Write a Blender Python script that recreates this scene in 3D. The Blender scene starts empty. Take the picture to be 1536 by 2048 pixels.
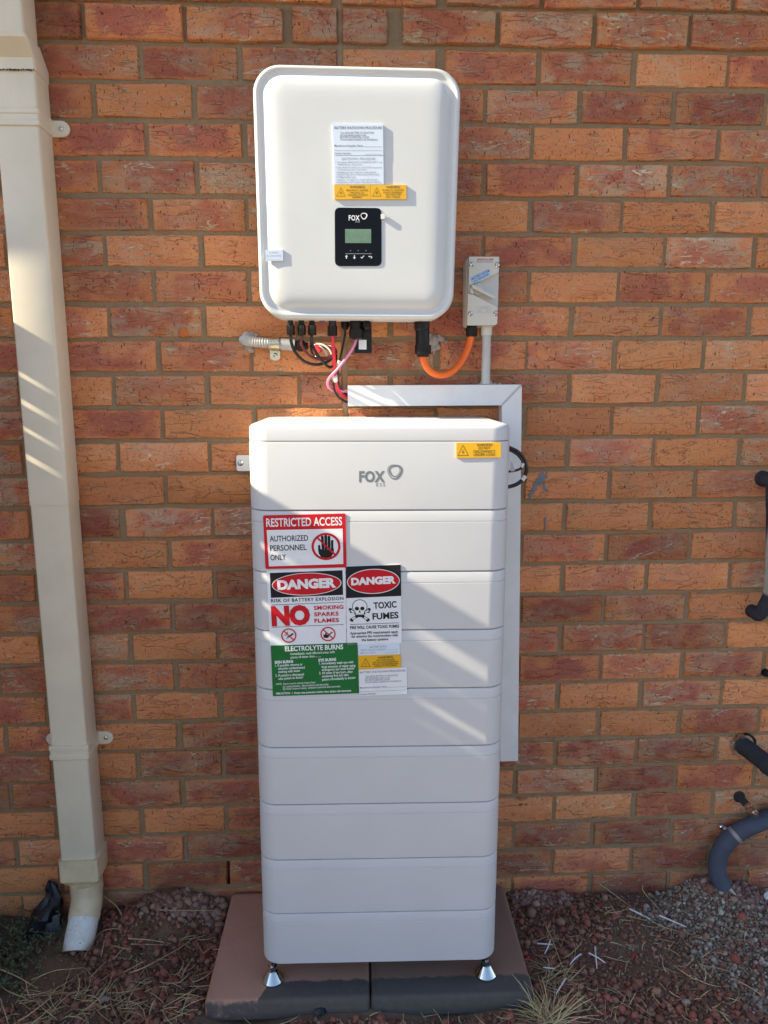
import bpy, bmesh, math, random
import numpy as np
from mathutils import Vector, Matrix

random.seed(7)
rng = np.random.default_rng(11)
scene = bpy.context.scene
C = scene.collection
R = math.radians

# ------------------------------------------------------------------ camera
CAM = np.array([0.0, -2.0067, 1.5245])
PITCH, YAW, ROLL, FPX = 0.17216, 0.04795, -0.00486, 1500.0
def _axes():
    cy, sy, cp, sp = math.cos(YAW), math.sin(YAW), math.cos(PITCH), math.sin(PITCH)
    fwd = np.array([sy*cp, cy*cp, -sp]); right = np.array([cy, -sy, 0.0]); up = np.cross(right, fwd)
    cr, sr = math.cos(ROLL), math.sin(ROLL)
    return cr*right + sr*up, cr*up - sr*right, fwd
AX, AY, AZ = _axes()
cam = bpy.data.cameras.new('camera'); camo = bpy.data.objects.new('camera', cam); C.objects.link(camo)
cam.sensor_fit = 'VERTICAL'; cam.sensor_height = 24.0; cam.lens = 24.0*FPX/2048; cam.clip_start = 0.05; cam.clip_end = 2000
m = Matrix.Identity(4)
for i in range(3):
    m[i][0], m[i][1], m[i][2], m[i][3] = AX[i], AY[i], -AZ[i], CAM[i]
camo.matrix_world = m
scene.camera = camo

# ------------------------------------------------------------------ sky, sun, exposure
KY, KZ = 0.155, -0.62                      # sunlight travels along (1, KY, KZ)
EL = math.atan2(-KZ, math.hypot(1, KY)); AZI = math.atan2(-1, -KY)
world = bpy.data.worlds.new('World'); scene.world = world; world.use_nodes = True
wn = world.node_tree
sky = wn.nodes.new('ShaderNodeTexSky'); sky.sky_type = 'NISHITA'; sky.sun_disc = False
sky.sun_elevation = EL; sky.sun_rotation = AZI; sky.altitude = 50; sky.air_density = 1.0; sky.dust_density = 0.7; sky.ozone_density = 1.6
wn.links.new(sky.outputs[0], wn.nodes['Background'].inputs[0])
wn.nodes['Background'].inputs[1].default_value = 0.108
sun = bpy.data.lights.new('sun', 'SUN'); sun.energy = 5.0; sun.angle = R(0.55); sun.color = (1.0, 0.91, 0.67)
suno = bpy.data.objects.new('sun', sun); C.objects.link(suno)
suno.rotation_euler = Vector((1, KY, KZ)).to_track_quat('-Z', 'Y').to_euler()
scene.view_settings.view_transform = 'Standard'; scene.view_settings.look = 'None'
scene.view_settings.exposure = 1.32; scene.view_settings.gamma = 1.0; scene.view_settings.use_curve_mapping = False
scene.render.engine = 'CYCLES'
scene.cycles.max_bounces = 8; scene.cycles.diffuse_bounces = 5

# ------------------------------------------------------------------ pixel -> place on a real plane
def ray(px, py):
    return AX*(px-768)/FPX + AY*(1024-py)/FPX + AZ
def at(px, py, Y):
    d = ray(px, py); t = (Y-CAM[1])/d[1]; return CAM + t*d
def atz(px, py, z):
    d = ray(px, py); t = (z-CAM[2])/d[2]; return CAM + t*d
class Plane:
    def __init__(s, p, right, up):
        s.p = np.array(p, float); s.r = np.array(right, float); s.u = np.array(up, float); s.n = np.cross(s.r, s.u)
    def hit(s, px, py, off=0.0):
        d = ray(px, py); q = s.p + s.n*off
        t = ((q-CAM)@s.n)/(d@s.n); return CAM + t*d
    def project(s, P, off):
        P = np.asarray(P); return P - s.n*((P-s.p)@s.n) + s.n*off

# ------------------------------------------------------------------ materials
def newmat(name):
    mt = bpy.data.materials.new(name); mt.use_nodes = True
    nt = mt.node_tree; return mt, nt, nt.nodes['Principled BSDF']
class N:
    """small node helper"""
    def __init__(s, nt): s.nt = nt
    def new(s, t, **kw):
        n = s.nt.nodes.new(t)
        for k, v in kw.items(): setattr(n, k, v)
        return n
    def link(s, a, b): s.nt.links.new(a, b)
    def set(s, sock, v):
        if hasattr(v, 'is_linked') or isinstance(v, bpy.types.NodeSocket): s.link(v, sock)
        else: sock.default_value = v
    def math(s, op, a, b=None, clamp=False):
        n = s.new('ShaderNodeMath', operation=op); n.use_clamp = clamp
        s.set(n.inputs[0], a)
        if b is not None: s.set(n.inputs[1], b)
        return n.outputs[0]
    def ramp(s, v, lo, hi, a=0.0, b=1.0, smooth=True):
        n = s.new('ShaderNodeMapRange'); n.interpolation_type = 'SMOOTHSTEP' if smooth else 'LINEAR'
        s.set(n.inputs['Value'], v); n.inputs['From Min'].default_value = lo; n.inputs['From Max'].default_value = hi
        n.inputs['To Min'].default_value = a; n.inputs['To Max'].default_value = b
        return n.outputs[0]
    def noise(s, vec, scale, detail=4, rough=0.55, dist=0.0, w=None):
        n = s.new('ShaderNodeTexNoise'); n.inputs['Scale'].default_value = scale
        n.inputs['Detail'].default_value = detail; n.inputs['Roughness'].default_value = rough; n.inputs['Distortion'].default_value = dist
        if w is not None:
            n.noise_dimensions = '4D'; s.set(n.inputs['W'], w)
        s.link(vec, n.inputs['Vector']); return n.outputs['Fac']
    def mapping(s, vec, scale):
        n = s.new('ShaderNodeMapping'); n.inputs['Scale'].default_value = scale; s.link(vec, n.inputs['Vector']); return n.outputs[0]
    def mix(s, f, a, b, blend='MIX'):
        n = s.new('ShaderNodeMix', data_type='RGBA', blend_type=blend)
        s.set(n.inputs[0], f)
        for k, v in ((6, a), (7, b)):
            if isinstance(v, tuple): n.inputs[k].default_value = (*v, 1) if len(v) == 3 else v
            else: s.link(v, n.inputs[k])
        return n.outputs[2]
    def bump(s, h, strength, dist, prev=None):
        n = s.new('ShaderNodeBump'); n.inputs['Strength'].default_value = strength; n.inputs['Distance'].default_value = dist
        s.link(h, n.inputs['Height'])
        if prev is not None: s.link(prev, n.inputs['Normal'])
        return n.outputs[0]
    def pos(s): return s.new('ShaderNodeNewGeometry').outputs['Position']
    def obj(s): return s.new('ShaderNodeTexCoord').outputs['Object']

def plain(name, col, rough=0.5, metal=0.0, var=0.06, vscale=30, bump=0.0, bscale=400, spec=0.5, stain=None, stain_scale=6, stain_amt=0.0, coat=0.0):
    mt, nt, b = newmat(name); n = N(nt); p = n.pos()
    f = n.noise(p, vscale, 4)
    k = n.ramp(f, 0.3, 0.7, 1-var, 1+var*0.5)
    c = n.mix(1.0, tuple(col), k, 'MULTIPLY') if False else None
    vm = n.new('ShaderNodeVectorMath', operation='SCALE'); vm.inputs[0].default_value = col; n.link(k, vm.inputs['Scale'])
    c = vm.outputs[0]
    if stain is not None:
        sf = n.noise(n.mapping(p, (1, 1, 0.45)), stain_scale, 6, 0.65)
        c = n.mix(n.ramp(sf, 0.48, 0.78, 0, stain_amt), c, tuple(stain))
    n.link(c, b.inputs['Base Color'])
    n.link(n.ramp(n.noise(p, vscale*2.3, 3), 0.3, 0.7, max(0.03, rough-0.06), min(1, rough+0.06)), b.inputs['Roughness'])
    b.inputs['Metallic'].default_value = metal
    b.inputs['Specular IOR Level'].default_value = spec
    b.inputs['Coat Weight'].default_value = coat
    if bump: n.link(n.bump(n.noise(p, bscale, 3), bump, 0.001), b.inputs['Normal'])
    return mt

def brick_material(name, single):
    """single: an object per brick (Object colour carries the mix); else attributes bcol / bco"""
    mt, nt, b = newmat(name); n = N(nt)
    if single:
        oi = n.new('ShaderNodeObjectInfo'); col = oi.outputs['Color']; w = n.math('MULTIPLY', oi.outputs['Random'], 37.0); co = n.obj()
    else:
        a = n.new('ShaderNodeAttribute', attribute_name='bcol'); col = a.outputs['Color']
        a2 = n.new('ShaderNodeAttribute', attribute_name='bco'); co = a2.outputs['Vector']
        w = n.math('MULTIPLY', a.outputs['Alpha'], 37.0)
    sep = n.new('ShaderNodeSeparateColor'); n.link(col, sep.inputs[0])
    cm, cg, cv = sep.outputs                          # mauve heart, grey-buff wash, brightness
    xyz = n.new('ShaderNodeSeparateXYZ'); n.link(co, xyz.inputs[0])
    warp = n.noise(co, 16, 3, 0.6, 0, w)
    # mauve heart: away from the ends and edges of the brick
    hx = n.math('ADD', xyz.outputs[0], n.math('MULTIPLY', n.math('SUBTRACT', n.noise(n.mapping(co, (0.01, 0.01, 0.01)), 1.0, 1, 0.5, 0, n.math('MULTIPLY', w, 1.7)), 0.5), 0.22))
    ex = n.math('ADD', n.math('ABSOLUTE', hx), n.math('MULTIPLY', n.math('SUBTRACT', warp, 0.5), 0.16))
    ez = n.math('ADD', n.math('ABSOLUTE', xyz.outputs[2]), n.math('MULTIPLY', n.math('SUBTRACT', warp, 0.5), 0.05))
    heart = n.math('MULTIPLY', n.ramp(ex, 0.065, 0.112, 1, 0), n.ramp(ez, 0.024, 0.040, 1, 0))
    heart = n.math('MULTIPLY', heart, n.ramp(n.noise(co, 9, 3, 0.6, 0.4, n.math('ADD', w, 5.0)), 0.30, 0.52))
    heart = n.math('MULTIPLY', heart, cm, True)
    wash = n.math('MULTIPLY', n.ramp(n.noise(n.mapping(co, (1, 1, 2.2)), 11, 5, 0.65, 0.8, n.math('ADD', w, 11.0)), 0.42, 0.66), cg, True)
    base = n.mix(n.noise(co, 26, 4, 0.6, 0.3, w), (0.64, 0.228, 0.086), (0.66, 0.305, 0.138))
    base = n.mix(n.math('MULTIPLY', cm, 0.35), base, (0.57, 0.18, 0.088))
    c = n.mix(n.math('MULTIPLY', heart, 0.95), base, (0.42, 0.125, 0.086))
    c = n.mix(n.math('MULTIPLY', wash, 0.75), c, (0.50, 0.375, 0.255))
    # folded creases left by the clay mould: paler lips
    cn = n.noise(n.mapping(co, (0.75, 1, 3.0)), 13, 3, 0.5, 0.9, n.math('ADD', w, 21.0))
    lip = n.math('SUBTRACT', 1.0, n.ramp(n.math('ABSOLUTE', n.math('SUBTRACT', cn, 0.545)), 0.0, 0.022, 0, 1), True)
    lipm = n.math('MULTIPLY', lip, n.ramp(n.noise(co, 10, 2, 0.5, 0, n.math('ADD', w, 31.0)), 0.42, 0.55))
    c = n.mix(n.math('MULTIPLY', lipm, n.math('MULTIPLY', n.math('ADD', cg, 0.55), 0.80)), c, (0.66, 0.52, 0.35))
    # little vertical drag pits
    pn = n.noise(n.mapping(co, (2.4, 1, 0.9)), 95, 2, 0.5, 0.2, w)
    pit = n.ramp(pn, 0.65, 0.69)
    pit2 = n.ramp(n.noise(n.mapping(co, (1.5, 1, 1.0)), 210, 2, 0.5, 0, w), 0.63, 0.69)
    c = n.mix(n.math('MULTIPLY', pit, 0.85), c, (0.09, 0.04, 0.03))
    c = n.mix(n.math('MULTIPLY', pit2, 0.45), c, (0.13, 0.06, 0.04))
    fl = n.ramp(n.noise(co, 160, 2, 0.5, 0, n.math('ADD', w, 3.0)), 0.70, 0.76)
    c = n.mix(n.math('MULTIPLY', fl, 0.35), c, (0.55, 0.42, 0.3))
    vm = n.new('ShaderNodeVectorMath', operation='SCALE'); n.link(c, vm.inputs[0]); n.link(n.math('MULTIPLY', cv, 2.0), vm.inputs['Scale'])
    n.link(vm.outputs[0], b.inputs['Base Color'])
    b.inputs['Roughness'].default_value = 0.92; b.inputs['Specular IOR Level'].default_value = 0.2
    fold = n.ramp(cn, 0.525, 0.56)
    h = n.math('ADD', n.math('MULTIPLY', n.math('MULTIPLY', fold, n.ramp(n.noise(co, 7, 2, 0.5, 0, n.math('ADD', w, 44.0)), 0.40, 0.60, 0.25, 1.0)), 1.9), n.math('MULTIPLY', n.noise(co, 60, 6, 0.65, 0.2, w), 1.0))
    fold2 = n.ramp(n.noise(n.mapping(co, (0.9, 1, 3.6)), 24, 2, 0.5, 1.2, n.math('ADD', w, 8.0)), 0.56, 0.60)
    h = n.math('ADD', h, n.math('MULTIPLY', fold2, 0.22))
    h = n.math('SUBTRACT', h, n.math('MULTIPLY', n.math('ADD', pit, pit2), 0.8))
    n.link(n.bump(h, 0.9, 0.0034), b.inputs['Normal'])
    return mt

M = {}
M['brick'] = brick_material('brick_face', True)
M['brick_mass'] = brick_material('brick_face_mass', False)
def mortar_mat():
    mt, nt, b = newmat('mortar'); n = N(nt); p = n.pos()
    c = n.mix(n.noise(p, 30, 6, 0.7), (0.245, 0.168, 0.098), (0.385, 0.282, 0.175))
    c = n.mix(n.ramp(n.noise(p, 300, 3), 0.62, 0.72, 0, 0.6), c, (0.14, 0.10, 0.07))
    n.link(c, b.inputs['Base Color']); b.inputs['Roughness'].default_value = 0.97; b.inputs['Specular IOR Level'].default_value = 0.15
    h = n.math('ADD', n.noise(p, 500, 4), n.math('MULTIPLY', n.noise(p, 60, 4), 1.6))
    n.link(n.bump(h, 0.9, 0.0035), b.inputs['Normal']); return mt
M['mortar'] = mortar_mat()
M['sealant'] = plain('joint_sealant', (0.33, 0.22, 0.13), 0.8, var=0.25, vscale=25, bump=0.3, bscale=150)
M['cavity'] = plain('dark_cavity', (0.03, 0.025, 0.02), 0.95)
M['white_case'] = plain('white_powder_coat', (0.61, 0.605, 0.622), 0.42, var=0.02, vscale=8, bump=0.06, bscale=1400)
M['white_inv'] = plain('white_moulded_plastic', (0.65, 0.65, 0.645), 0.40, var=0.025, vscale=7, bump=0.10, bscale=900)
M['white_pvc'] = plain('white_pvc', (0.77, 0.77, 0.78), 0.35, var=0.04, vscale=14, stain=(0.55, 0.52, 0.47), stain_scale=18, stain_amt=0.25)
M['cream'] = plain('cream_paint', (0.74, 0.655, 0.515), 0.42, var=0.05, vscale=9, stain=(0.42, 0.36, 0.27), stain_scale=7, stain_amt=0.22)
M['cream_old'] = plain('cream_pvc_weathered', (0.75, 0.62, 0.42), 0.5, var=0.10, vscale=18, stain=(0.36, 0.25, 0.16), stain_scale=22, stain_amt=0.5)
M['grime'] = plain('black_grime', (0.06, 0.05, 0.04), 0.95, var=0.4, vscale=60)
M['isolator'] = plain('beige_plastic', (0.66, 0.63, 0.56), 0.38, var=0.02)
M['isolator_grey'] = plain('grey_plastic', (0.58, 0.58, 0.55), 0.4, var=0.03)
M['conduit_grey'] = plain('grey_conduit', (0.50, 0.50, 0.49), 0.38, var=0.05, stain=(0.7, 0.7, 0.7), stain_scale=20, stain_amt=0.3)
M['flex_grey'] = plain('grey_corrugated', (0.56, 0.55, 0.52), 0.45, var=0.05)
M['black'] = plain('black_plastic', (0.009, 0.009, 0.010), 0.42, var=0.2, spec=0.3)
M['black_gloss'] = plain('black_cable_sheath', (0.010, 0.010, 0.010), 0.22, var=0.2)
M['purple_black'] = plain('dark_violet_plastic', (0.03, 0.018, 0.045), 0.4)
M['blue_cap'] = plain('blue_cap', (0.04, 0.09, 0.35), 0.4)
M['red_cable'] = plain('red_sheath', (0.80, 0.035, 0.06), 0.32, var=0.06)
M['maroon_cable'] = plain('maroon_sheath', (0.16, 0.025, 0.025), 0.28)
M['pink_cable'] = plain('pink_sheath', (0.85, 0.26, 0.48), 0.35)
M['orange_cable'] = plain('orange_sheath', (0.95, 0.155, 0.010), 0.35, var=0.05, vscale=40)
M['chrome'] = plain('polished_steel', (0.64, 0.62, 0.59), 0.13, 1.0, var=0.05)
M['zinc'] = plain('zinc_plate', (0.62, 0.58, 0.45), 0.28, 1.0, var=0.15, vscale=60)
M['steel'] = plain('screw_steel', (0.6, 0.6, 0.6), 0.3, 1.0)
M['silicone'] = plain('clear_silicone', (0.70, 0.62, 0.58), 0.35, var=0.25, vscale=120, bump=0.6, bscale=250)
M['silicone'].node_tree.nodes['Principled BSDF'].inputs['Transmission Weight'].default_value = 0.55
M['lag_grey'] = plain('grey_pipe_lagging', (0.040, 0.041, 0.049), 0.92, var=0.15, vscale=25, bump=0.25, bscale=500, spec=0.12)
M['lag_blue'] = plain('slate_pipe_lagging', (0.060, 0.070, 0.105), 0.75, var=0.18, vscale=20, bump=0.25, bscale=500)
M['copper_dull'] = plain('dull_copper', (0.42, 0.34, 0.27), 0.45, 0.6, var=0.25)
M['strap'] = plain('grey_strap', (0.30, 0.26, 0.25), 0.5, 0.3)
M['print_grey'] = plain('logo_grey', (0.19, 0.205, 0.22), 0.4)
M['print_grey_faint'] = plain('text_grey', (0.36, 0.38, 0.42), 0.5)
M['print_ghost'] = plain('faint_top_print', (0.44, 0.40, 0.35), 0.5)
M['print_black'] = plain('black_ink', (0.015, 0.015, 0.02), 0.5, spec=0.2)
M['print_white'] = plain('white_ink', (0.85, 0.85, 0.86), 0.5, spec=0.2)
M['print_red'] = plain('red_ink', (0.60, 0.012, 0.022), 0.5, spec=0.2)
M['print_brown'] = plain('brown_ink', (0.14, 0.075, 0.01), 0.5)
M['print_blue'] = plain('blue_ink', (0.06, 0.12, 0.32), 0.5)
M['sign_white'] = plain('white_vinyl', (0.80, 0.81, 0.84), 0.42, var=0.02, bump=0.05, bscale=60, spec=0.25)
M['sign_red'] = plain('red_vinyl', (0.62, 0.010, 0.020), 0.42, var=0.04, spec=0.25)
M['sign_green'] = plain('green_vinyl', (0.008, 0.155, 0.035), 0.42, var=0.08, spec=0.25)
M['sign_black'] = plain('black_vinyl', (0.006, 0.006, 0.007), 0.5, spec=0.25)
M['sign_yellow'] = plain('yellow_engraved_plate', (0.80, 0.43, 0.010), 0.4, var=0.03)
M['label_pale'] = plain('pale_blue_engraved_plate', (0.66, 0.74, 0.86), 0.42, var=0.03)
M['label_blue'] = plain('blue_label', (0.42, 0.60, 0.85), 0.45)
M['tape_white'] = plain('white_tape', (0.8, 0.78, 0.73), 0.45)
M['paint_mark'] = plain('grey_paint', (0.15, 0.18, 0.22), 0.6, var=0.2, vscale=80)
M['orange_mark'] = plain('orange_paint', (0.62, 0.14, 0.02), 0.6, var=0.2)
M['bag'] = plain('black_bin_bag', (0.012, 0.013, 0.020), 0.32, var=0.3)
M['offcut'] = plain('white_plastic_offcut', (0.78, 0.76, 0.80), 0.4)
M['red_bit'] = plain('red_plastic_bit', (0.55, 0.02, 0.03), 0.4)
M['leaf_yellow'] = plain('yellow_leaf', (0.42, 0.36, 0.06), 0.6, var=0.3, vscale=90)
M['stone_pale'] = plain('pale_stone', (0.36, 0.27, 0.22), 0.9, var=0.3, vscale=60, bump=0.6, bscale=150)
M['timber'] = plain('cream_fence_paint', (0.66, 0.60, 0.50), 0.85, var=0.3, vscale=20)  # paint kept pale so the unseen fence bounces light onto the ground
M['gutter'] = plain('cream_gutter', (0.66, 0.615, 0.53), 0.45)
M['eave'] = plain('eave_lining', (0.55, 0.52, 0.46), 0.7)
M['roof'] = plain('roof_tiles', (0.20, 0.10, 0.07), 0.8, var=0.3)

def lcd_mat():
    mt, nt, b = newmat('lcd_screen'); n = N(nt); p = n.pos()
    c = n.mix(n.noise(p, 60, 3, 0.6, 0.8), (0.085, 0.17, 0.105), (0.22, 0.31, 0.20))  # mottled greens put the reflection of trees into the screen colour
    n.link(c, b.inputs['Base Color']); b.inputs['Roughness'].default_value = 0.12; return mt
M['lcd'] = lcd_mat()
def panel_mat():
    mt, nt, b = newmat('gloss_black_panel'); n = N(nt); p = n.pos()
    b.inputs['Base Color'].default_value = (0.006, 0.006, 0.008, 1); b.inputs['Roughness'].default_value = 0.18; b.inputs['Specular IOR Level'].default_value = 0.12
    n.link(n.bump(n.noise(p, 35, 2), 0.15, 0.002), b.inputs['Normal']); return mt
M['panel'] = panel_mat()
def elbow_mat():
    mt, nt, b = newmat('stained_white_pvc'); n = N(nt); p = n.pos()
    c = n.mix(n.ramp(n.noise(p, 30, 5, 0.7), 0.35, 0.75), (0.82, 0.83, 0.83), (0.68, 0.64, 0.55))
    spk = n.math('MULTIPLY', n.ramp(n.noise(p, 330, 3, 0.6, 0.6), 0.60, 0.66), n.ramp(n.noise(p, 26, 2), 0.47, 0.60))
    c = n.mix(spk, c, (0.27, 0.13, 0.08))
    xyz = n.new('ShaderNodeSeparateXYZ'); n.link(p, xyz.inputs[0])
    low = n.ramp(n.math('ADD', xyz.outputs[2], n.math('MULTIPLY', n.noise(p, 60, 3), 0.03)), 0.018, 0.042, 1, 0)
    c = n.mix(n.math('MULTIPLY', low, 0.8), c, (0.40, 0.23, 0.07))
    n.link(c, b.inputs['Base Color']); b.inputs['Roughness'].default_value = 0.42; return mt
M['elbow'] = elbow_mat()
def slab_mat(name, top, front, thr):
    """coloured face, dark bare concrete along the worn front edge (local y)"""
    mt, nt, b = newmat(name); n = N(nt); p = n.obj()
    xyz = n.new('ShaderNodeSeparateXYZ'); n.link(p, xyz.inputs[0])
    c = n.mix(n.noise(p, 14, 6, 0.65), top, tuple(v*0.78 for v in top))
    c = n.mix(n.ramp(n.noise(p, 120, 3), 0.64, 0.74, 0, 0.6), c, tuple(v*0.4 for v in top))
    c = n.mix(n.ramp(n.noise(p, 180, 2), 0.68, 0.75, 0, 0.5), c, tuple(min(1, v*1.6) for v in top))
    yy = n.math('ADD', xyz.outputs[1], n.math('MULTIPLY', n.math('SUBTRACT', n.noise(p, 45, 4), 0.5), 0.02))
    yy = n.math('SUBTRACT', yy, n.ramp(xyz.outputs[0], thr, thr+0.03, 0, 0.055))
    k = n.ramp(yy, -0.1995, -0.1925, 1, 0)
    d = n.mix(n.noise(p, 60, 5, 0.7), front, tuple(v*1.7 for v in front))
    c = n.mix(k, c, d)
    n.link(c, b.inputs['Base Color']); b.inputs['Roughness'].default_value = 0.9
    n.link(n.bump(n.math('ADD', n.noise(p, 300, 4), n.noise(p, 60, 3)), 0.5, 0.0015), b.inputs['Normal']); return mt
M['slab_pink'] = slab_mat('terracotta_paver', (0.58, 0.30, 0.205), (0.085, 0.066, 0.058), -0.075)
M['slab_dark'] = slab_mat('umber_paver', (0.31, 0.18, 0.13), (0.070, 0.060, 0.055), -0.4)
def soil_mat():
    mt, nt, b = newmat('soil'); n = N(nt); p = n.pos()
    c = n.mix(n.noise(p, 9, 8, 0.7), (0.18, 0.115, 0.075), (0.31, 0.205, 0.135))
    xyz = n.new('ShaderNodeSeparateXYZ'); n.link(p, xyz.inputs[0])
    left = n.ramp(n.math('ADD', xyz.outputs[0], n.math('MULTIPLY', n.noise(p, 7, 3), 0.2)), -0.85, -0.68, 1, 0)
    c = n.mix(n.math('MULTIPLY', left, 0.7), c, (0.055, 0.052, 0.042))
    right = n.ramp(n.math('ADD', xyz.outputs[0], n.math('MULTIPLY', n.noise(p, 5, 4), 0.5)), 1.0, 1.25)
    c = n.mix(n.math('MULTIPLY', right, 0.7), c, (0.17, 0.15, 0.13))
    far = n.ramp(n.math('MULTIPLY', xyz.outputs[1], -1.0), 2.2, 3.5)
    c = n.mix(far, c, (0.28, 0.20, 0.135))
    n.link(c, b.inputs['Base Color']); b.inputs['Roughness'].default_value = 1.0; b.inputs['Specular IOR Level'].default_value = 0.1
    h = n.math('ADD', n.noise(p, 180, 5, 0.7), n.noise(p, 500, 3))
    n.link(n.bump(h, 0.9, 0.004), b.inputs['Normal']); return mt
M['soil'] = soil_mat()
def island_mat(name, cols, rough=0.95, bump=0.5):
    mt, nt, b = newmat(name); n = N(nt)
    g = n.new('ShaderNodeNewGeometry'); p = g.outputs['Position']
    r = n.new('ShaderNodeValToRGB'); n.link(g.outputs['Random Per Island'], r.inputs[0]); r.color_ramp.interpolation = 'LINEAR'
    e = r.color_ramp.elements; e[0].position = 0; e[0].color = (*cols[0], 1); e[1].position = 1; e[1].color = (*cols[-1], 1)
    for i, cc in enumerate(cols[1:-1]):
        x = e.new((i+1)/(len(cols)-1)); x.color = (*cc, 1)
    c = n.mix(n.noise(p, 150, 4, 0.7), r.outputs[0], (0.5, 0.5, 0.5), 'MULTIPLY')
    c = n.mix(0.5, r.outputs[0], c)
    n.link(c, b.inputs['Base Color']); b.inputs['Roughness'].default_value = rough; b.inputs['Specular IOR Level'].default_value = 0.2
    if bump: n.link(n.bump(n.noise(p, 700, 3), bump, 0.002), b.inputs['Normal'])
    return mt
M['scoria'] = island_mat('scoria', [(0.28, 0.095, 0.066), (0.40, 0.14, 0.098), (0.30, 0.125, 0.085), (0.17, 0.085, 0.062), (0.46, 0.25, 0.165), (0.11, 0.05, 0.038)])
M['pale_gravel'] = island_mat('pale_gravel', [(0.48, 0.41, 0.33), (0.34, 0.28, 0.22), (0.60, 0.53, 0.44), (0.20, 0.14, 0.10), (0.42, 0.31, 0.22)])
M['clods'] = island_mat('soil_crumbs', [(0.25, 0.15, 0.098), (0.36, 0.23, 0.155), (0.21, 0.13, 0.09), (0.45, 0.31, 0.21)])
M['pink_clods'] = island_mat('pink_rubble', [(0.36, 0.20, 0.15), (0.26, 0.13, 0.10), (0.44, 0.29, 0.23), (0.30, 0.17, 0.13)])
M['straw'] = island_mat('dry_straw', [(0.55, 0.41, 0.20), (0.66, 0.53, 0.29), (0.42, 0.28, 0.13), (0.72, 0.62, 0.40)], 0.7, 0)
M['stalk'] = plain('dry_stalk', (0.52, 0.38, 0.22), 0.75, var=0.3, vscale=40)
M['weed'] = island_mat('weed_leaf', [(0.10, 0.14, 0.06), (0.15, 0.19, 0.10), (0.13, 0.14, 0.08), (0.24, 0.26, 0.15)], 0.7, 0)

# ------------------------------------------------------------------ mesh helpers
class MB:
    def __init__(s): s.v = []; s.f = []; s.n = 0
    def add(s, v, f):
        s.v.extend([tuple(map(float, p)) for p in v]); s.f.extend([tuple(i+s.n for i in q) for q in f]); s.n += len(v); return s
    def merge(s, o): return s.add(o.v, o.f)
    def box(s, x0, x1, y0, y1, z0, z1):
        v = [(x, y, z) for x in (x0, x1) for y in (y0, y1) for z in (z0, z1)]
        return s.add(v, [(0,1,3,2),(4,6,7,5),(0,4,5,1),(2,3,7,6),(0,2,6,4),(1,5,7,3)])
    def loft(s, rings, cap0=True, cap1=True, closed=False):
        k = len(rings[0]); v = [p for r in rings for p in r]; f = []
        m_ = len(rings)
        for i in range(m_ if closed else m_-1):
            for j in range(k):
                a, b2 = i*k+j, i*k+(j+1) % k; c, d = ((i+1) % m_)*k+(j+1) % k, ((i+1) % m_)*k+j
                f.append((a, b2, c, d))
        if not closed:
            if cap0: f.append(tuple(range(k-1, -1, -1)))
            if cap1: f.append(tuple((m_-1)*k+j for j in range(k)))
        return s.add(v, f)
    def tube(s, path, r, seg=12, cap=True):
        P = [np.array(p, float) for p in path]; k = len(P)
        rr = r if hasattr(r, '__len__') else [r]*k
        T = []
        for i in range(k):
            t = P[min(i+1, k-1)]-P[max(i-1, 0)]; T.append(t/ (np.linalg.norm(t)+1e-12))
        u = np.cross(T[0], [0, 0, 1.0])
        if np.linalg.norm(u) < 1e-3: u = np.cross(T[0], [0, 1.0, 0])
        u /= np.linalg.norm(u); rings = []
        for i in range(k):
            u = u - T[i]*(u@T[i]); u /= np.linalg.norm(u); w = np.cross(T[i], u)
            rings.append([P[i]+rr[i]*(math.cos(2*math.pi*j/seg)*u+math.sin(2*math.pi*j/seg)*w) for j in range(seg)])
        return s.loft(rings, cap, cap)
    def lathe(s, c, axis, prof, seg=24):
        a = np.array(axis, float); a /= np.linalg.norm(a)
        u = np.cross(a, [0, 1, 0] if abs(a[1]) < 0.9 else [1, 0, 0]); u = u/np.linalg.norm(u); w = np.cross(a, u); c = np.array(c, float)
        return s.loft([[c+a*h+r*(math.cos(2*math.pi*j/seg)*u+math.sin(2*math.pi*j/seg)*w) for j in range(seg)] for r, h in prof])
    def prism(s, front, back):
        return s.loft([list(back), list(front)])

def smooth_path(pts, k=8):
    P = [np.array(p, float) for p in pts]; out = []
    Q = [2*P[0]-P[1]]+P+[2*P[-1]-P[-2]]
    for i in range(1, len(Q)-2):
        a, b, c, d = Q[i-1], Q[i], Q[i+1], Q[i+2]
        for j in range(k):
            t = j/k
            out.append(0.5*((2*b)+(-a+c)*t+(2*a-5*b+4*c-d)*t*t+(-a+3*b-3*c+d)*t**3))
    out.append(P[-1]); return out

def world_loc(o):
    p = np.zeros(3)
    while o is not None:
        p += np.array(o.location); o = o.parent
    return p
def obj(name, mb, mat, parent=None, smooth=30, loc=None):
    """one mesh object; vertices are given in world coordinates; origin at loc or at the parent's"""
    me = bpy.data.meshes.new(name)
    base = world_loc(parent) if parent is not None else np.zeros(3)
    org = np.array(loc, float) if loc is not None else base
    v = np.array(mb.v, float)-org
    me.from_pydata(v.tolist(), [], mb.f); me.update()
    bm = bmesh.new(); bm.from_mesh(me); bmesh.ops.recalc_face_normals(bm, faces=bm.faces); bm.to_mesh(me); bm.free()
    if smooth:
        me.polygons.foreach_set('use_smooth', [True]*len(me.polygons)); me.set_sharp_from_angle(angle=R(smooth))
    me.materials.append(M[mat])
    o = bpy.data.objects.new(name, me); C.objects.link(o)
    if parent is not None: o.parent = parent
    o.location = org-base
    return o
def tag(o, label=None, cat=None, group=None, kind=None):
    for k, v in (('label', label), ('category', cat), ('group', group), ('kind', kind)):
        if v is not None: o[k] = v
    return o
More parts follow.
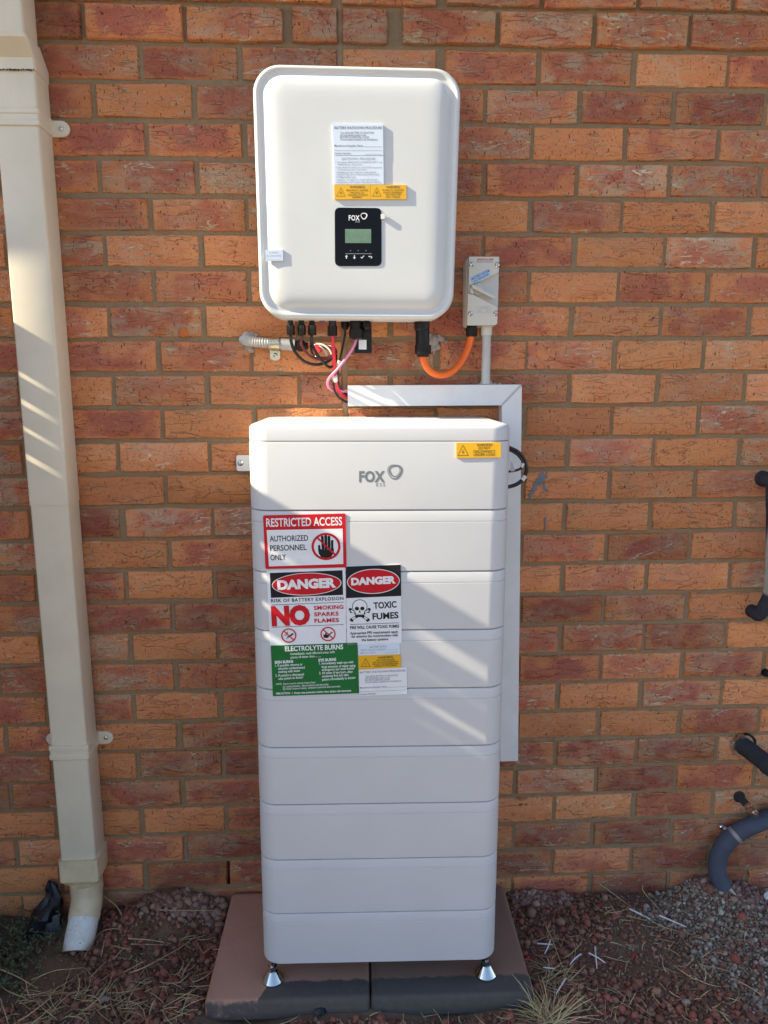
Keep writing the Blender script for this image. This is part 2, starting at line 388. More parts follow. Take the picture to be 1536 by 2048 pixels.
def thing(name, label, cat, loc, group=None):
    o = bpy.data.objects.new(name, None); C.objects.link(o); o.location = loc; o.empty_display_size = 0.05
    return tag(o, label, cat, group)

def rrect(w, h, r, n=6):
    """outline in the plane, counter-clockwise, centred"""
    pts = []
    for cx, cy, a0 in ((w/2-r, h/2-r, 0), (-w/2+r, h/2-r, 90), (-w/2+r, -h/2+r, 180), (w/2-r, -h/2+r, 270)):
        for i in range(n+1):
            a = R(a0+90*i/n); pts.append((cx+r*math.cos(a), cy+r*math.sin(a)))
    return pts

# ------------------------------------------------------------------ flat print (lettering, shapes)
_glyph = {}
def glyphs(s, bold=0.0, track=1.0):
    key = (s, bold, track)
    if key in _glyph: return _glyph[key]
    cu = bpy.data.curves.new('lettering_source', 'FONT'); cu.body = s; cu.size = 1.0; cu.offset = bold+0.008; cu.space_character = track; cu.resolution_u = 3; cu.fill_mode = 'FRONT'
    o = bpy.data.objects.new('lettering_source', cu); C.objects.link(o)
    dg = bpy.context.evaluated_depsgraph_get(); me = o.evaluated_get(dg).to_mesh()
    v = np.array([vv.co[:] for vv in me.vertices]); f = [tuple(p.vertices) for p in me.polygons]
    o.evaluated_get(dg).to_mesh_clear(); bpy.data.objects.remove(o); bpy.data.curves.remove(cu)
    _glyph[key] = (v, f); return v, f
CAPH = None
class Print:
    """flat ink on a plane; pixel positions are projected on that plane"""
    def __init__(s, plane, off): s.pl = plane; s.off = off; s.mb = MB()
    def bump(s): s.off += 2e-5
    def text(s, t, a, b, h, bold=0.0, track=1.0):
        global CAPH
        if CAPH is None: CAPH = glyphs('H')[0][:, 1].max()
        v, f = glyphs(t, bold, track)
        A = s.pl.hit(*a, s.off); B = s.pl.hit(*b, s.off)
        r = B-A; L = np.linalg.norm(r); rn = r/L; u = np.cross(s.pl.n, rn)
        px = np.linalg.norm(s.pl.hit(a[0]+1, a[1], s.off)-A)
        x0, x1 = v[:, 0].min(), v[:, 0].max()
        sx = L/(x1-x0); sy = h*px/CAPH
        s.mb.add([A+rn*(p[0]-x0)*sx+u*p[1]*sy for p in v], f); s.bump()
    def poly(s, pts):
        s.mb.add([s.pl.hit(*p, s.off) for p in pts], [tuple(range(len(pts)))[::-1]]); s.bump()
    def ell(s, c, rx, ry, tilt=0, n=32):
        ct, st = math.cos(tilt), math.sin(tilt)
        s.poly([(c[0]+rx*math.cos(a)*ct-ry*math.sin(a)*st, c[1]+rx*math.cos(a)*st+ry*math.sin(a)*ct) for a in np.linspace(0, 2*math.pi, n, endpoint=False)])
    def strip(s, outer, inner):
        k = len(outer); v = [s.pl.hit(*p, s.off) for p in outer]+[s.pl.hit(*p, s.off) for p in inner]
        s.mb.add(v, [(j, (j+1) % k, k+(j+1) % k, k+j) for j in range(k)]); s.bump()
    def ring(s, c, rx, ry, w, n=32, tilt=0):
        ct, st = math.cos(tilt), math.sin(tilt); A = np.linspace(0, 2*math.pi, n, endpoint=False)
        g = lambda X, Y: [(c[0]+X*math.cos(a)*ct-Y*math.sin(a)*st, c[1]+X*math.cos(a)*st+Y*math.sin(a)*ct) for a in A]
        s.strip(g(rx, ry), g(rx-w, ry-w))
    def line(s, a, b, w):
        a, b = np.array(a, float), np.array(b, float); d = (b-a)/np.linalg.norm(b-a); q = np.array([-d[1], d[0]])*w/2
        s.poly([a+q, b+q, b-q, a-q])
    def triangle(s, A, B, Cc, w):
        c = (np.array(A)+B+Cc)/3.0
        inn = [c+(np.array(p)-c)*(1-w) for p in (A, B, Cc)]
        s.strip([A, B, Cc], inn)
    def bolt(s, c, k):
        x, y = c
        s.poly([(x+1.2*k, y-4*k), (x-1.8*k, y+0.6*k), (x-0.2*k, y+0.6*k), (x+0.3*k, y-0.8*k)])
        s.poly([(x-0.3*k, y+0.4*k), (x+1.8*k, y-0.6*k), (x-0.6*k, y+4*k), (x+0.4*k, y+0.5*k)])
    def build(s, name, mat, parent): return obj(name, s.mb, mat, parent, smooth=0)

def lerp(a, b, t): return tuple(np.array(a)*(1-t)+np.array(b)*t)
def plate(name, quad, plane, off0, off1, mat, parent, label=None, r=0.0):
    """thin plate on the plane with corners given in the photograph, top-left first, clockwise"""
    TL, TR, BR, BL = [np.array(q, float) for q in quad]
    if r > 0:
        out = []
        for p, a, b in ((TL, BL, TR), (TR, TL, BR), (BR, TR, BL), (BL, BR, TL)):
            da = (a-p)/np.linalg.norm(a-p); db = (b-p)/np.linalg.norm(b-p)
            for t in np.linspace(0, 1, 5):
                out.append(p+da*r*(1-t)**2+db*r*t**2)
        pts = out
    else: pts = [TL, TR, BR, BL]
    F = [plane.hit(*p, off1) for p in pts]; B = [plane.project(P, off0) for P in F]
    o = obj(name, MB().prism(F, B), mat, parent, smooth=0)
    if label: o['label'] = label
    return o

# ================================================================== ground
_ph = rng.uniform(0, 6.28, (8, 3)); _fr = rng.uniform(6, 26, (8, 2))*rng.choice([-1, 1], (8, 2))
def gz(x, y):
    h = 0.0
    for i in range(8): h = h+np.sin(_fr[i, 0]*x+_fr[i, 1]*y+_ph[i, 0])*0.010/(1+0.09*np.hypot(*_fr[i]))
    h = h+0.036*np.exp(-(((x+0.46)/0.13)**2+((y+0.02)/0.07)**2))          # rubble heaped beside the paver
    h = h+0.022*np.exp(-(((x+0.60)/0.12)**2+((y+0.08)/0.10)**2))
    h = h+0.020*np.exp(-(((x-1.10)/0.14)**2+((y+0.03)/0.08)**2))
    h = h-0.03*np.exp(-(((x+0.97)/0.10)**2+((y+0.12)/0.07)**2))
    return h-0.004
def ground():
    xs = np.linspace(-1.5, 1.9, 171); ys = np.linspace(-1.3, 0.05, 70)
    X, Y = np.meshgrid(xs, ys); Z = gz(X, Y)
    edge = np.clip(np.minimum.reduce([(X+1.5)/0.2, (1.9-X)/0.2, (Y+1.3)/0.2]), 0, 1); Z = Z*edge
    v = np.stack([X, Y, Z], -1).reshape(-1, 3); nx, ny = len(xs), len(ys)
    f = [(j*nx+i, j*nx+i+1, (j+1)*nx+i+1, (j+1)*nx+i) for j in range(ny-1) for i in range(nx-1)]
    mb = MB().add(v, f)
    # the rest of the sheet, out to the horizon, joined edge to edge
    L = 300.0; x0, x1, y0, y1 = -1.5, 1.9, -1.3, 0.05
    for a, b, c, d in ((-L, L, -L, y0), (-L, L, y1, L), (-L, x0, y0, y1), (x1, L, y0, y1)):
        mb.add([(a, c, 0), (b, c, 0), (b, d, 0), (a, d, 0)], [(0, 1, 2, 3)])
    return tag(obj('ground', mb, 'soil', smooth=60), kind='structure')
ground()

# ================================================================== brick wall
PIT = 0.0875; Z0 = 0.06+PIT*27
def bed(i): return Z0-PIT*i
wall = thing('brick_wall', 'orange and mauve brick wall with raked mortar joints behind the white units', 'wall', (0, 0, 0))
def brick_shape(w, seed, h=0.0768):
    r = np.random.default_rng(seed); nx = 5; xs = np.linspace(-w/2+0.003, w/2-0.003, nx); zs = np.array([-h/2+0.003, 0, h/2-0.003])
    v = []; f = []
    ed = lambda: r.normal(0, 0.0007)
    for z in zs:
        for x in xs: v.append((x+ed()*0.6, r.normal(0, 0.0006), z+ed()))
    g = lambda i, j: j*nx+i
    for j in range(2):
        for i in range(nx-1): f.append((g(i, j), g(i+1, j), g(i+1, j+1), g(i, j+1)))
    ring = [g(i, 0) for i in range(nx)]+[g(nx-1, 1)]+[g(nx-1-i, 2) for i in range(nx)]+[g(0, 1)]
    k = len(ring); b = len(v)
    for q in ring:
        x, y, z = v[q]; sx = 0.003*(1 if x > w/2-0.01 else -1 if x < -w/2+0.01 else 0); sz = 0.003*(1 if z > h/4 else -1 if z < -h/4 else 0)
        v.append((x+sx+ed(), 0.0035+abs(ed()), z+sz+ed()))
    for q in range(k): v.append((v[b+q][0], 0.10, v[b+q][2]))
    for q in range(k):
        n_ = (q+1) % k
        f.append((ring[q], b+q, b+n_, ring[n_])); f.append((b+q, b+k+q, b+k+n_, b+n_))
    return np.array(v), f
shapes = {}
for kind_, w in (('full', 0.2290), ('half', 0.1085)):
    shapes[kind_] = [brick_shape(w, 100+i+(50 if kind_ == 'half' else 0)) for i in range(8)]
brick_me = {}
for kind_ in shapes:
    for i, (v, f) in enumerate(shapes[kind_]):
        me = bpy.data.meshes.new('brick'); me.from_pydata(v.tolist(), [], f); me.update()
        bm = bmesh.new(); bm.from_mesh(me)
        if sum(p.normal.y for p in list(bm.faces)[:8]) > 0: bmesh.ops.reverse_faces(bm, faces=bm.faces)
        bm.to_mesh(me); bm.free()
        me.polygons.foreach_set('use_smooth', [True]*len(me.polygons)); me.set_sharp_from_angle(angle=R(50))
        me.materials.append(M['brick']); brick_me[kind_, i] = me
# kiln colour of each brick as the photograph shows it, row by row from the first whole brick
RIGHT = {0: 'gggg', 1: 'gggg', 2: 'rgpr', 3: 'mgddo', 4: 'gomm', 5: 'drggd', 6: 'omoo', 7: 'rogo', 8: 'orrm', 9: 'romr', 10: 'mopp',
         11: 'mopp', 12: 'oog', 13: 'omob', 14: 'oom', 15: 'ooob', 16: 'mdo', 17: 'omog', 18: 'dmo', 19: 'mgdo', 20: 'rmd', 21: 'mogo',
         22: 'oodr', 23: 'dddb', 24: 'gdrb', 25: 'oorb', 26: 'dddd', 27: 'drdd', 28: 'rddd'}
RIGHT0 = {0: 1, 2: 1, 4: 1, 6: 1, 3: 1, 5: 1}        # index of the first listed brick (default 2)
LEFT = {1: 'drg', 2: 'ggd', 3: 'rom', 4: 'rrg', 5: 'mgb', 6: 'mmb', 7: 'gpo', 8: 'mmo', 9: 'mgo', 10: 'rmo', 11: 'omo', 12: 'roo', 13: 'opo',
        14: 'ooo', 15: 'dgg', 16: 'oro', 17: 'dod', 18: 'ddd', 19: 'bod', 20: 'gmg', 21: 'gor', 22: 'odd', 23: 'odd', 24: 'ddd', 25: 'oor',
        26: 'rdd', 27: 'rdd', 28: 'ddd'}
CODE = {'o': (0.15, 0.10, 0.52), 'p': (0.20, 0.40, 0.55), 'r': (0.95, 0.12, 0.50), 'm': (0.75, 0.45, 0.50), 'g': (0.85, 1.0, 0.47), 'b': (0.25, 1.0, 0.45), 'd': (1.0, 0.65, 0.40)}
def mixof(code):
    a = CODE[code]; return (min(1, max(0, a[0]+random.uniform(-.12, .12))), min(1, max(0, a[1]+random.uniform(-.15, .15))), a[2]*random.uniform(0.80, 1.14))
def px_of(P):
    d = np.array(P)-CAM; w = d@AZ; return 768+FPX*(d@AX)/w, 1024-FPX*(d@AY)/w
JOINT = -0.0055
mass_v, mass_f, mass_c, mass_co, mass_n = [], [], [], [], 0
first_brick = None
WEEP = [(27, -0.3657), (27, 0.5854), (27, 1.0654), (28, 0.9454)]
TOPROW, BOTROW = -2, 28
for row in range(TOPROW, BOTROW+1):
    even = row % 2 == 0
    zc = bed(row)+PIT/2
    bricks = []
    # left of the movement joint
    e = JOINT-0.0065
    if not even: bricks.append((e-0.0542, 'half', None)); e -= 0.1085+0.0110
    i_ = 0; rowL = LEFT.get(row, '')
    while e > -2.3:
        c = e-0.1145
        # string index: first listed is the brick whose right end is the joint nearest x=-0.49 (even) / -0.61 (odd)
        k = int(round((c+(0.6057 if even else 0.7257))/0.24)); code = rowL[k] if 0 <= k < len(rowL) else None
        bricks.append((c-(0.013 if row in (0, 1) else 0.004 if row == 2 else 0)+random.gauss(0, 0.0012), 'full', code)); e -= 0.24
    s = JOINT+0.0065; sh = {0: 0.014, 1: 0.027, 2: 0.013}.get(row, 0.014 if row < 0 else 0.0)
    rowR = RIGHT.get(row, ''); r0 = RIGHT0.get(row, 2)
    j = 0
    if not even: bricks.append((s+0.0542, 'half', None)); s += 0.1085+0.0110; j = 1
    while s < 2.4:
        k = j-r0; code = rowR[k] if 0 <= k < len(rowR) else None
        bricks.append((s+0.1145+(sh if j > 0 else 0)+random.gauss(0, 0.0012), 'full', code)); s += 0.24; j += 1
    for xc, kind_, code in bricks:
        if code is None: code = random.choice('oommrgdp' if row > 14 else 'oomrggp')
        col = mixof(code); var = random.randrange(8)
        pr = -0.008 if row in (0, 1) else random.gauss(0, 0.0012)
        zz = zc+random.gauss(0, 0.0008)
        X, Y = px_of((xc, 0, zz)); seen = -90 < X < 1626 and -60 < Y < 1870
        hid = (545 < X < 975 and 880 < Y < 1900) or (560 < X < 880 and 190 < Y < 590)
        if seen and not hid:
            o = bpy.data.objects.new('brick', brick_me[kind_, var]); C.objects.link(o); o.parent = wall; o.location = (xc, pr, zz)
            o.rotation_euler = (0, random.gauss(0, 0.003), 0); o.color = (*col, 1)
        else:
            v, f = shapes[kind_][var]; mass_v.append(v+np.array([xc, pr, zz])); mass_f += [tuple(q+mass_n for q in ff) for ff in f]
            mass_c.append(np.tile(np.array([*col, random.random()]), (len(v), 1))); mass_co.append(v); mass_n += len(v)
me = bpy.data.meshes.new('brickwork'); me.from_pydata(np.concatenate(mass_v).tolist(), [], mass_f); me.update()
bm = bmesh.new(); bm.from_mesh(me); bmesh.ops.recalc_face_normals(bm, faces=bm.faces); bm.to_mesh(me); bm.free()
a = me.attributes.new('bcol', 'FLOAT_COLOR', 'POINT'); a.data.foreach_set('color', np.concatenate(mass_c).astype(np.float32).ravel())
a = me.attributes.new('bco', 'FLOAT_VECTOR', 'POINT'); a.data.foreach_set('vector', np.concatenate(mass_co).astype(np.float32).ravel())
me.materials.append(M['brick_mass']); o = bpy.data.objects.new('brickwork', me); C.objects.link(o); o.parent = wall; o['kind'] = 'stuff'
# mortar: recessed sheet, open at the weep holes, cavity shade painted as a near-black sheet behind
mo = MB(); cav = MB()
def quadY(x0, x1, z0, z1, y): mo.add([(x0, y, z0), (x1, y, z0), (x1, y, z1), (x0, y, z1)], [(0, 1, 2, 3)])
ym = 0.0052; zt, zb = bed(TOPROW-1)+0.0, bed(BOTROW)-0.03
cuts = sorted({zb, zt} | {bed(r_)+0.006 for r_, _ in WEEP} | {bed(r_-1)-0.006 for r_, _ in WEEP})
for za, zb_ in zip(cuts[:-1], cuts[1:]):
    ws = sorted(x for r_, x in WEEP if bed(r_)+0.005 < (za+zb_)/2 < bed(r_-1)-0.005)
    x = -2.35
    for w in ws: quadY(x, w-0.0058, za, zb_, ym); x = w+0.0058
    quadY(x, 2.45, za, zb_, ym)
obj('mortar', mo, 'mortar', wall, smooth=0)
cav.box(-2.35, 2.45, 0.11, 0.13, zb, zt); obj('cavity_shade', cav, 'cavity', wall, smooth=0)
sl = MB(); zz = np.linspace(zb, zt, 60)
sl.loft([[(JOINT-0.0068+random.gauss(0, .0008), 0.0048, z), (JOINT+random.gauss(0, .001), 0.0022+random.gauss(0, .0006), z), (JOINT+0.0068+random.gauss(0, .0008), 0.0048, z)] for z in zz])
obj('joint_sealant', sl, 'sealant', wall, smooth=60)
# paint marks left on the bricks
def blotch(name, pxs, mat, parent):
    """a thin irregular daub of paint lying on the brick face"""
    mb = MB()
    for cx, cy, rx, ry, a in pxs:
        pts = []
        for t in np.linspace(0, 2*math.pi, 22, endpoint=False):
            k = 1+random.uniform(-0.28, 0.28); X, Y = rx*k*math.cos(t), ry*k*math.sin(t)
            pts.append((cx+X*math.cos(a)-Y*math.sin(a), cy+X*math.sin(a)+Y*math.cos(a)))
        d = -0.0032-random.uniform(0, 2e-4)
        F = [at(p[0], p[1], d) for p in pts]; B = [(p[0], 0.001, p[2]) for p in F]
        mb.prism(F, B)
    return obj(name, mb, mat, parent, smooth=0)
o = blotch('paint_mark', [(1085, 953, 9, 7, 0), (1078, 962, 13, 7, -0.8), (1069, 977, 4, 11, 0.25), (1061, 990, 3, 8, 0.15), (1088, 972, 3, 9, -0.1), (1092, 980, 5, 2.5, 0.5)], 'paint_mark', wall); o['label'] = 'grey smear of paint'
o = blotch('paint_drip', [(1091, 1040, 2.2, 6, 0.05), (1091, 1054, 1.4, 8, 0)], 'paint_mark', wall)
o = blotch('paint_mark', [(366, 665, 7, 8, 0.3), (372, 668, 6, 4, 0.2), (366, 672, 4, 3, 0)], 'orange_mark', wall); o['label'] = 'orange smear of paint'

# ================================================================== eave and gutter above, fence at the side (both just outside the picture)
ev = thing('roof_eave', 'cream gutter and eave lining along the top of the brick wall', 'eave', (0, 0, 2.66))
e = MB().box(-2.35, 2.45, -0.20, 0.10, 2.66, 2.672); obj('soffit', e, 'eave', ev, 0)
e = MB().box(-2.35, 2.45, -0.215, -0.20, 2.62, 2.80); obj('fascia', e, 'gutter', ev, 0)
e = MB().prism([(-2.35, -0.217, 2.66), (-2.35, -0.30, 2.66), (-2.35, -0.31, 2.74), (-2.35, -0.217, 2.76)], [(2.45, -0.217, 2.66), (2.45, -0.30, 2.66), (2.45, -0.31, 2.74), (2.45, -0.217, 2.76)]); obj('gutter', e, 'gutter', ev, 0)
e = MB().prism([(-2.6, -0.28, 2.77), (-2.6, -0.28, 2.80), (-2.6, 4.0, 4.5), (-2.6, 4.0, 4.47)], [(2.6, -0.28, 2.77), (2.6, -0.28, 2.80), (2.6, 4.0, 4.5), (2.6, 4.0, 4.47)]); obj('roof_slope', e, 'roof', ev, 0)
FX = -1.30; FTOP = 1.958
fen = thing('lattice_fence', 'cream painted timber fence with a square lattice top standing out from the wall', 'fence', (FX, -0.54, 0))
obj('cap_rail', MB().box(FX-0.03, FX+0.03, -1.08, -0.004, FTOP-0.060, FTOP), 'timber', fen, 0)
def column(x, Yf): return Yf-(x-FX)*KY            # where sun through the lattice meets a front at x
YS = column(0.165, -0.38)
def rails(y0, y1, gaps):
    """rails between the gaps given as (top, bottom) below the fence top"""
    t = 0.0605
    for a_, b_ in list(gaps)+[(0.330, 0.330)]:
        if a_-t > 0.001: obj('lattice_rail', MB().box(FX-0.006, FX+0.006, y1, y0, FTOP-a_, FTOP-t), 'timber', fen, 0)
        t = b_
rails(-0.006, YS, [(0.093, 0.112), (0.160, 0.181), (0.228, 0.246), (0.296, 0.318)])
rails(YS-0.0005, -1.08, [(0.0610, 0.118), (0.176, 0.190), (0.246, 0.268), (0.300, 0.310)])
zlow = FTOP-0.330
holes = [column(-0.765, -0.09), column(-0.205, -0.38)]
prev = -0.006
for hcen in holes:
    obj('lattice_upright', MB().box(FX+0.0065, FX+0.016, hcen+0.0085, prev, zlow+0.001, FTOP-0.061), 'timber', fen, 0); prev = hcen-0.0085
obj('lattice_upright', MB().box(FX+0.0065, FX+0.016, YS+0.001, prev, zlow+0.001, FTOP-0.061), 'timber', fen, 0)
# far from the wall a climber's stems and leaves break up the gaps
lf = MB(); rl = np.random.default_rng(9)
for _ in range(46):
    y_ = rl.uniform(YS-0.14, YS+0.002); z_ = FTOP-rl.uniform(0.062, 0.33); L_ = rl.uniform(0.006, 0.013); a_ = rl.uniform(0, 6.28); o_ = rl.uniform(0.010, 0.022)
    d_ = np.array([rl.uniform(-.3, .3), math.cos(a_), math.sin(a_)])*L_; e_ = np.array([rl.uniform(-.3, .3), -math.sin(a_), math.cos(a_)])*L_*0.45; c_ = np.array([FX+o_, y_, z_])
    lf.add([c_-d_, c_-e_, c_+d_, c_+e_], [(0, 1, 2, 3)])
o = obj('climber_leaves', lf, 'weed', fen, 0); o['kind'] = 'stuff'
for k in range(7):
    y1 = -0.006-0.152*k; obj('paling', MB().box(FX-0.008, FX+0.008, y1-0.1518, y1, 0.0, zlow), 'timber', fen, 0)

# ================================================================== downpipe
dp = thing('downpipe', 'cream square downpipe with strap brackets and a round white elbow at its foot', 'downpipe', (-0.76, -0.045, 0))
def sq(z, y0, y1, x0=-0.808, x1=-0.712, r=0.008): return [(x0+(x1-x0)/2+p[0], (y0+y1)/2+p[1], z) for p in rrect(x1-x0, y1-y0, r, 3)]
obj('lower_shaft', MB().loft([sq(0.20, -0.088, -0.003), sq(1.22, -0.088, -0.003)]), 'cream', dp)
obj('upper_shaft', MB().loft([sq(1.2195, -0.0905, -0.002, -0.8095, -0.7105), sq(2.258, -0.0905, -0.002, -0.8095, -0.7105)]), 'cream', dp)
g = 0.003
obj('offset_bend', MB().loft([sq(2.236, -0.094, -0.0015, -0.812, -0.708), sq(2.262, -0.094, -0.0015, -0.812, -0.708), sq(2.292, -0.128, -0.038, -0.812, -0.708), sq(2.30, -0.130, -0.040, -0.810, -0.710)]), 'cream', dp)
obj('spout_shaft', MB().loft([sq(2.297, -0.126, -0.042, -0.806, -0.714), sq(2.66, -0.126, -0.042, -0.806, -0.714)]), 'cream', dp)
gm = MB()
for i in range(70):
    x_ = -0.811+0.101*random.random(); w_ = random.uniform(.0006, .0030); gm.box(x_, x_+w_, -0.0948-0.0004*random.random(), -0.0935, 2.2352-abs(random.gauss(0, .0012)), 2.2362+abs(random.gauss(0, .0007)))
o = obj('grime_line', gm, 'grime', dp, 0); o['kind'] = 'stuff'
def bracket(z):
    b = MB().loft([sq(z-0.020, -0.0925, -0.001, -0.812, -0.708), sq(z-0.018, -0.0945, -0.001, -0.8135, -0.7065), sq(z-0.008, -0.0945, -0.001, -0.8135, -0.7065), sq(z-0.006, -0.0925, -0.001, -0.812, -0.708),
                   sq(z+0.006, -0.0925, -0.001, -0.812, -0.708), sq(z+0.008, -0.0945, -0.001, -0.8135, -0.7065), sq(z+0.018, -0.0945, -0.001, -0.8135, -0.7065), sq(z+0.020, -0.0925, -0.001, -0.812, -0.708)])
    bo = obj('bracket', b, 'cream', dp)
    for s_, xe in ((1, -0.708), (-1, -0.812)):
        cx = xe+s_*0.020; pts = [(xe-s_*0.004, z-0.019), (xe-s_*0.004, z+0.019)]
        pts = [(cx+0.019*math.cos(a)*s_*1.05, z+0.0185*math.sin(a)) for a in np.linspace(math.pi/2, -math.pi/2, 14)]+[(xe-s_*0.004, z-0.0185), (xe-s_*0.004, z+0.0185)]
        ear = obj('lug', MB().prism([(p[0], -0.0075, p[1]) for p in pts], [(p[0], -0.002, p[1]) for p in pts]), 'cream', bo, 0)
    for s_, xe in ((1, -0.708), (-1, -0.812)):
        obj('screw', MB().lathe((xe+s_*0.020, -0.0076, z), (0, -1, 0), [(0.0001, 0), (0.0062, 0.0), (0.0055, 0.002), (0.003, 0.0032), (0.0001, 0.0034)], 14), 'steel', bo)
bracket(at(117, 258, -0.006)[2]); bracket(at(207, 1475, -0.006)[2])
# square-to-round adaptor and elbow
def circ(c, r, ax=(0, 0, 1), n=28):
    a = np.array(ax, float); a /= np.linalg.norm(a); u = np.cross(a, [0, 1, 0]); u /= np.linalg.norm(u); w = np.cross(a, u)
    return [np.array(c)+r*(math.cos(t)*u+math.sin(t)*w) for t in np.linspace(0, 2*math.pi, n, endpoint=False)]
obj('square_socket', MB().loft([sq(0.160, -0.094, -0.001, -0.8135, -0.7065, 0.007), sq(0.225, -0.094, -0.001, -0.8135, -0.7065, 0.007)]), 'cream_old', dp)
sqr = [(-0.76+p[0], -0.0475+p[1], 0.1595) for p in rrect(0.107, 0.093, 0.007, 6)]
cir = [(-0.757+0.043*math.cos(math.atan2(p[1]+0.0475, p[0]+0.76)), -0.050+0.043*math.sin(math.atan2(p[1]+0.0475, p[0]+0.76)), 0.138) for p in sqr]
obj('adaptor', MB().loft([cir, sqr]), 'cream_old', dp)
path = smooth_path([(-0.757, -0.050, 0.140), (-0.757, -0.050, 0.108), (-0.756, -0.060, 0.078), (-0.756, -0.092, 0.046), (-0.757, -0.128, 0.012), (-0.757, -0.150, -0.010)], 5)
K = len(path)
obj('round_socket', MB().tube(path[:6], [0.0445]*6, 32), 'cream_old', dp)
obj('elbow_socket', MB().tube(path[5:16], [0.0425]*11, 32), 'cream_old', dp)
obj('elbow', MB().tube(path[13:], [0.0405]*(K-13), 32), 'elbow', dp)

# ================================================================== paving slabs
def slab(x0, x1, y0, y1, z1, mat, label, rz):
    cx, cy = (x0+x1)/2, (y0+y1)/2; h = 0.055
    pr = [(0.006, -h), (0.0, -h+0.004), (0.0, -0.012), (0.002, -0.005), (0.006, -0.0012), (0.011, 0.0)]
    mb = MB().loft([[(p[0], p[1], z) for p in rrect(x1-x0-2*i_, y1-y0-2*i_, 0.012, 3)] for i_, z in pr])
    o = obj('paving_slab', mb, mat, None, 35)
    o.location = (cx, cy, z1); o.rotation_euler = (0, 0, rz); return tag(o, label, 'paving slab', 'square paving slabs under the battery tower')
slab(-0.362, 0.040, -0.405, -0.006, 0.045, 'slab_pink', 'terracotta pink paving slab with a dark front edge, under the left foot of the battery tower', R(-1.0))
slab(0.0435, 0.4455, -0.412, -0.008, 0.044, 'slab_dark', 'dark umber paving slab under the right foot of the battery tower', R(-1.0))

# ================================================================== battery tower
BX, BZ = 0.0662, 0.118
BM = Matrix.Translation((BX, -0.195, BZ)) @ Matrix.Rotation(R(-1.1), 4, 'Z') @ Matrix.Rotation(0.0066, 4, 'Y')
def bt(p): q = BM @ Vector((float(p[0]), float(p[1]), float(p[2]))); return (q.x, q.y, q.z)
def btm(mb): mb.v = [bt(p) for p in mb.v]; return mb
BW, BD = 0.579, 0.370
bp = Plane(bt((0, -BD/2, 0)), Vector(bt((1, 0, 0)))-Vector(bt((0, 0, 0))), Vector(bt((0, 0, 1)))-Vector(bt((0, 0, 0))))
bat = thing('battery_tower', 'tall white stacked battery tower with hazard signs standing on steel feet', 'battery', (BX, -0.195, 0.045))
def bring(z, ins): return [(p[0], p[1], z) for p in rrect(BW-2*ins, BD-2*ins, 0.046-ins*0.5, 8)]
def local_z(py): return (BM.inverted() @ Vector(bp.hit(760, py))).z
seams = [local_z(y) for y in (1925.5, 1825, 1718, 1608, 1494, 1378, 1261, 1144, 1021)]
for i in range(8):
    z0, z1 = seams[i], seams[i+1]
    pr = [(z0+0.0005, 0.012), (z0+0.0007, 0.0030), (z0+0.0018, 0.0010), (z0+0.003, 0.0001), (z0+0.006, 0.0), (z1-0.0266, 0.0), (z1-0.0255, 0.0014), (z1-0.0242, 0.0001), (z1-0.004, 0.0005), (z1-0.0018, 0.0012), (z1-0.0008, 0.0030), (z1-0.0006, 0.012)]
    if i == 0: pr[0] = (z0, 0.014); pr[1] = (z0+0.0015, 0.008); pr[2] = (z0+0.005, 0.003)
    obj('battery_module', btm(MB().loft([bring(z, k) for z, k in pr])), 'white_case', bat, 25)
z0, zl = seams[8], local_z(882.5); zt_ = local_z(857)
pr = [(z0+0.0005, 0.012), (z0+0.0007, 0.0030), (z0+0.0018, 0.0010), (z0+0.003, 0.0001), (z0+0.012, 0.0), (zl-0.006, 0.0), (zl-0.0012, 0.0008), (zl-0.0004, 0.003), (zl-0.0003, 0.012)]
obj('control_module', btm(MB().loft([bring(z, k) for z, k in pr])), 'white_case', bat, 25)
pr = [(zl+0.0002, 0.012), (zl+0.0004, 0.003), (zl+0.0012, 0.0006), (zt_-0.001, 0.0006), (zt_+0.0025, 0.0016), (zt_+0.0058, 0.0042), (zt_+0.0080, 0.0082), (zt_+0.0090, 0.0140)]
obj('top_cover', btm(MB().loft([bring(z, k) for z, k in pr])), 'white_case', bat, 40)
obj('base_plate', btm(MB().loft([bring(-0.004, 0.02), bring(-0.0005, 0.016)])), 'black', bat)
ztop = zt_+0.0090
tp = Plane(bt((0, 0, ztop)), Vector(bt((1, 0, 0)))-Vector(bt((0, 0, 0))), Vector(bt((0, 1, 0)))-Vector(bt((0, 0, 0))))
q = Print(tp, 0.0003); q.text('POWER UP WITH FOX ESS', (603, 843.0), (907, 845.5), 6.0, 0.015); q.build('top_lettering', 'print_ghost', bat)
for sx in (-1, 1):
    for sy in (-1, 1):
        p = bt((sx*0.268, sy*0.152, 0)); c = (p[0], p[1], 0.0445)
        ft = obj('foot', MB().lathe(c, (0, 0, 1), [(0.0260, 0), (0.0275, 0.003), (0.0272, 0.0080), (0.0258, 0.0100), (0.0130, 0.0300), (0.0118, 0.0315)], 36), 'chrome', bat, 25)
        hx = [[(c[0]+0.0115*math.cos(R(60*k+12)), c[1]+0.0115*math.sin(R(60*k+12)), z) for k in range(6)] for z in (c[2]+0.0315, c[2]+0.0445)]
        obj('nut', MB().loft(hx), 'chrome', ft, 0)
        obj('stem', MB().lathe((c[0], c[1], c[2]+0.0445), (0, 0, 1), [(0.0072, 0), (0.0072, 0.034)], 16), 'chrome', ft)
bc = at(508, 926, -0.0095); bw = 2*(bc[0]-at(473, 926, -0.0095)[0])
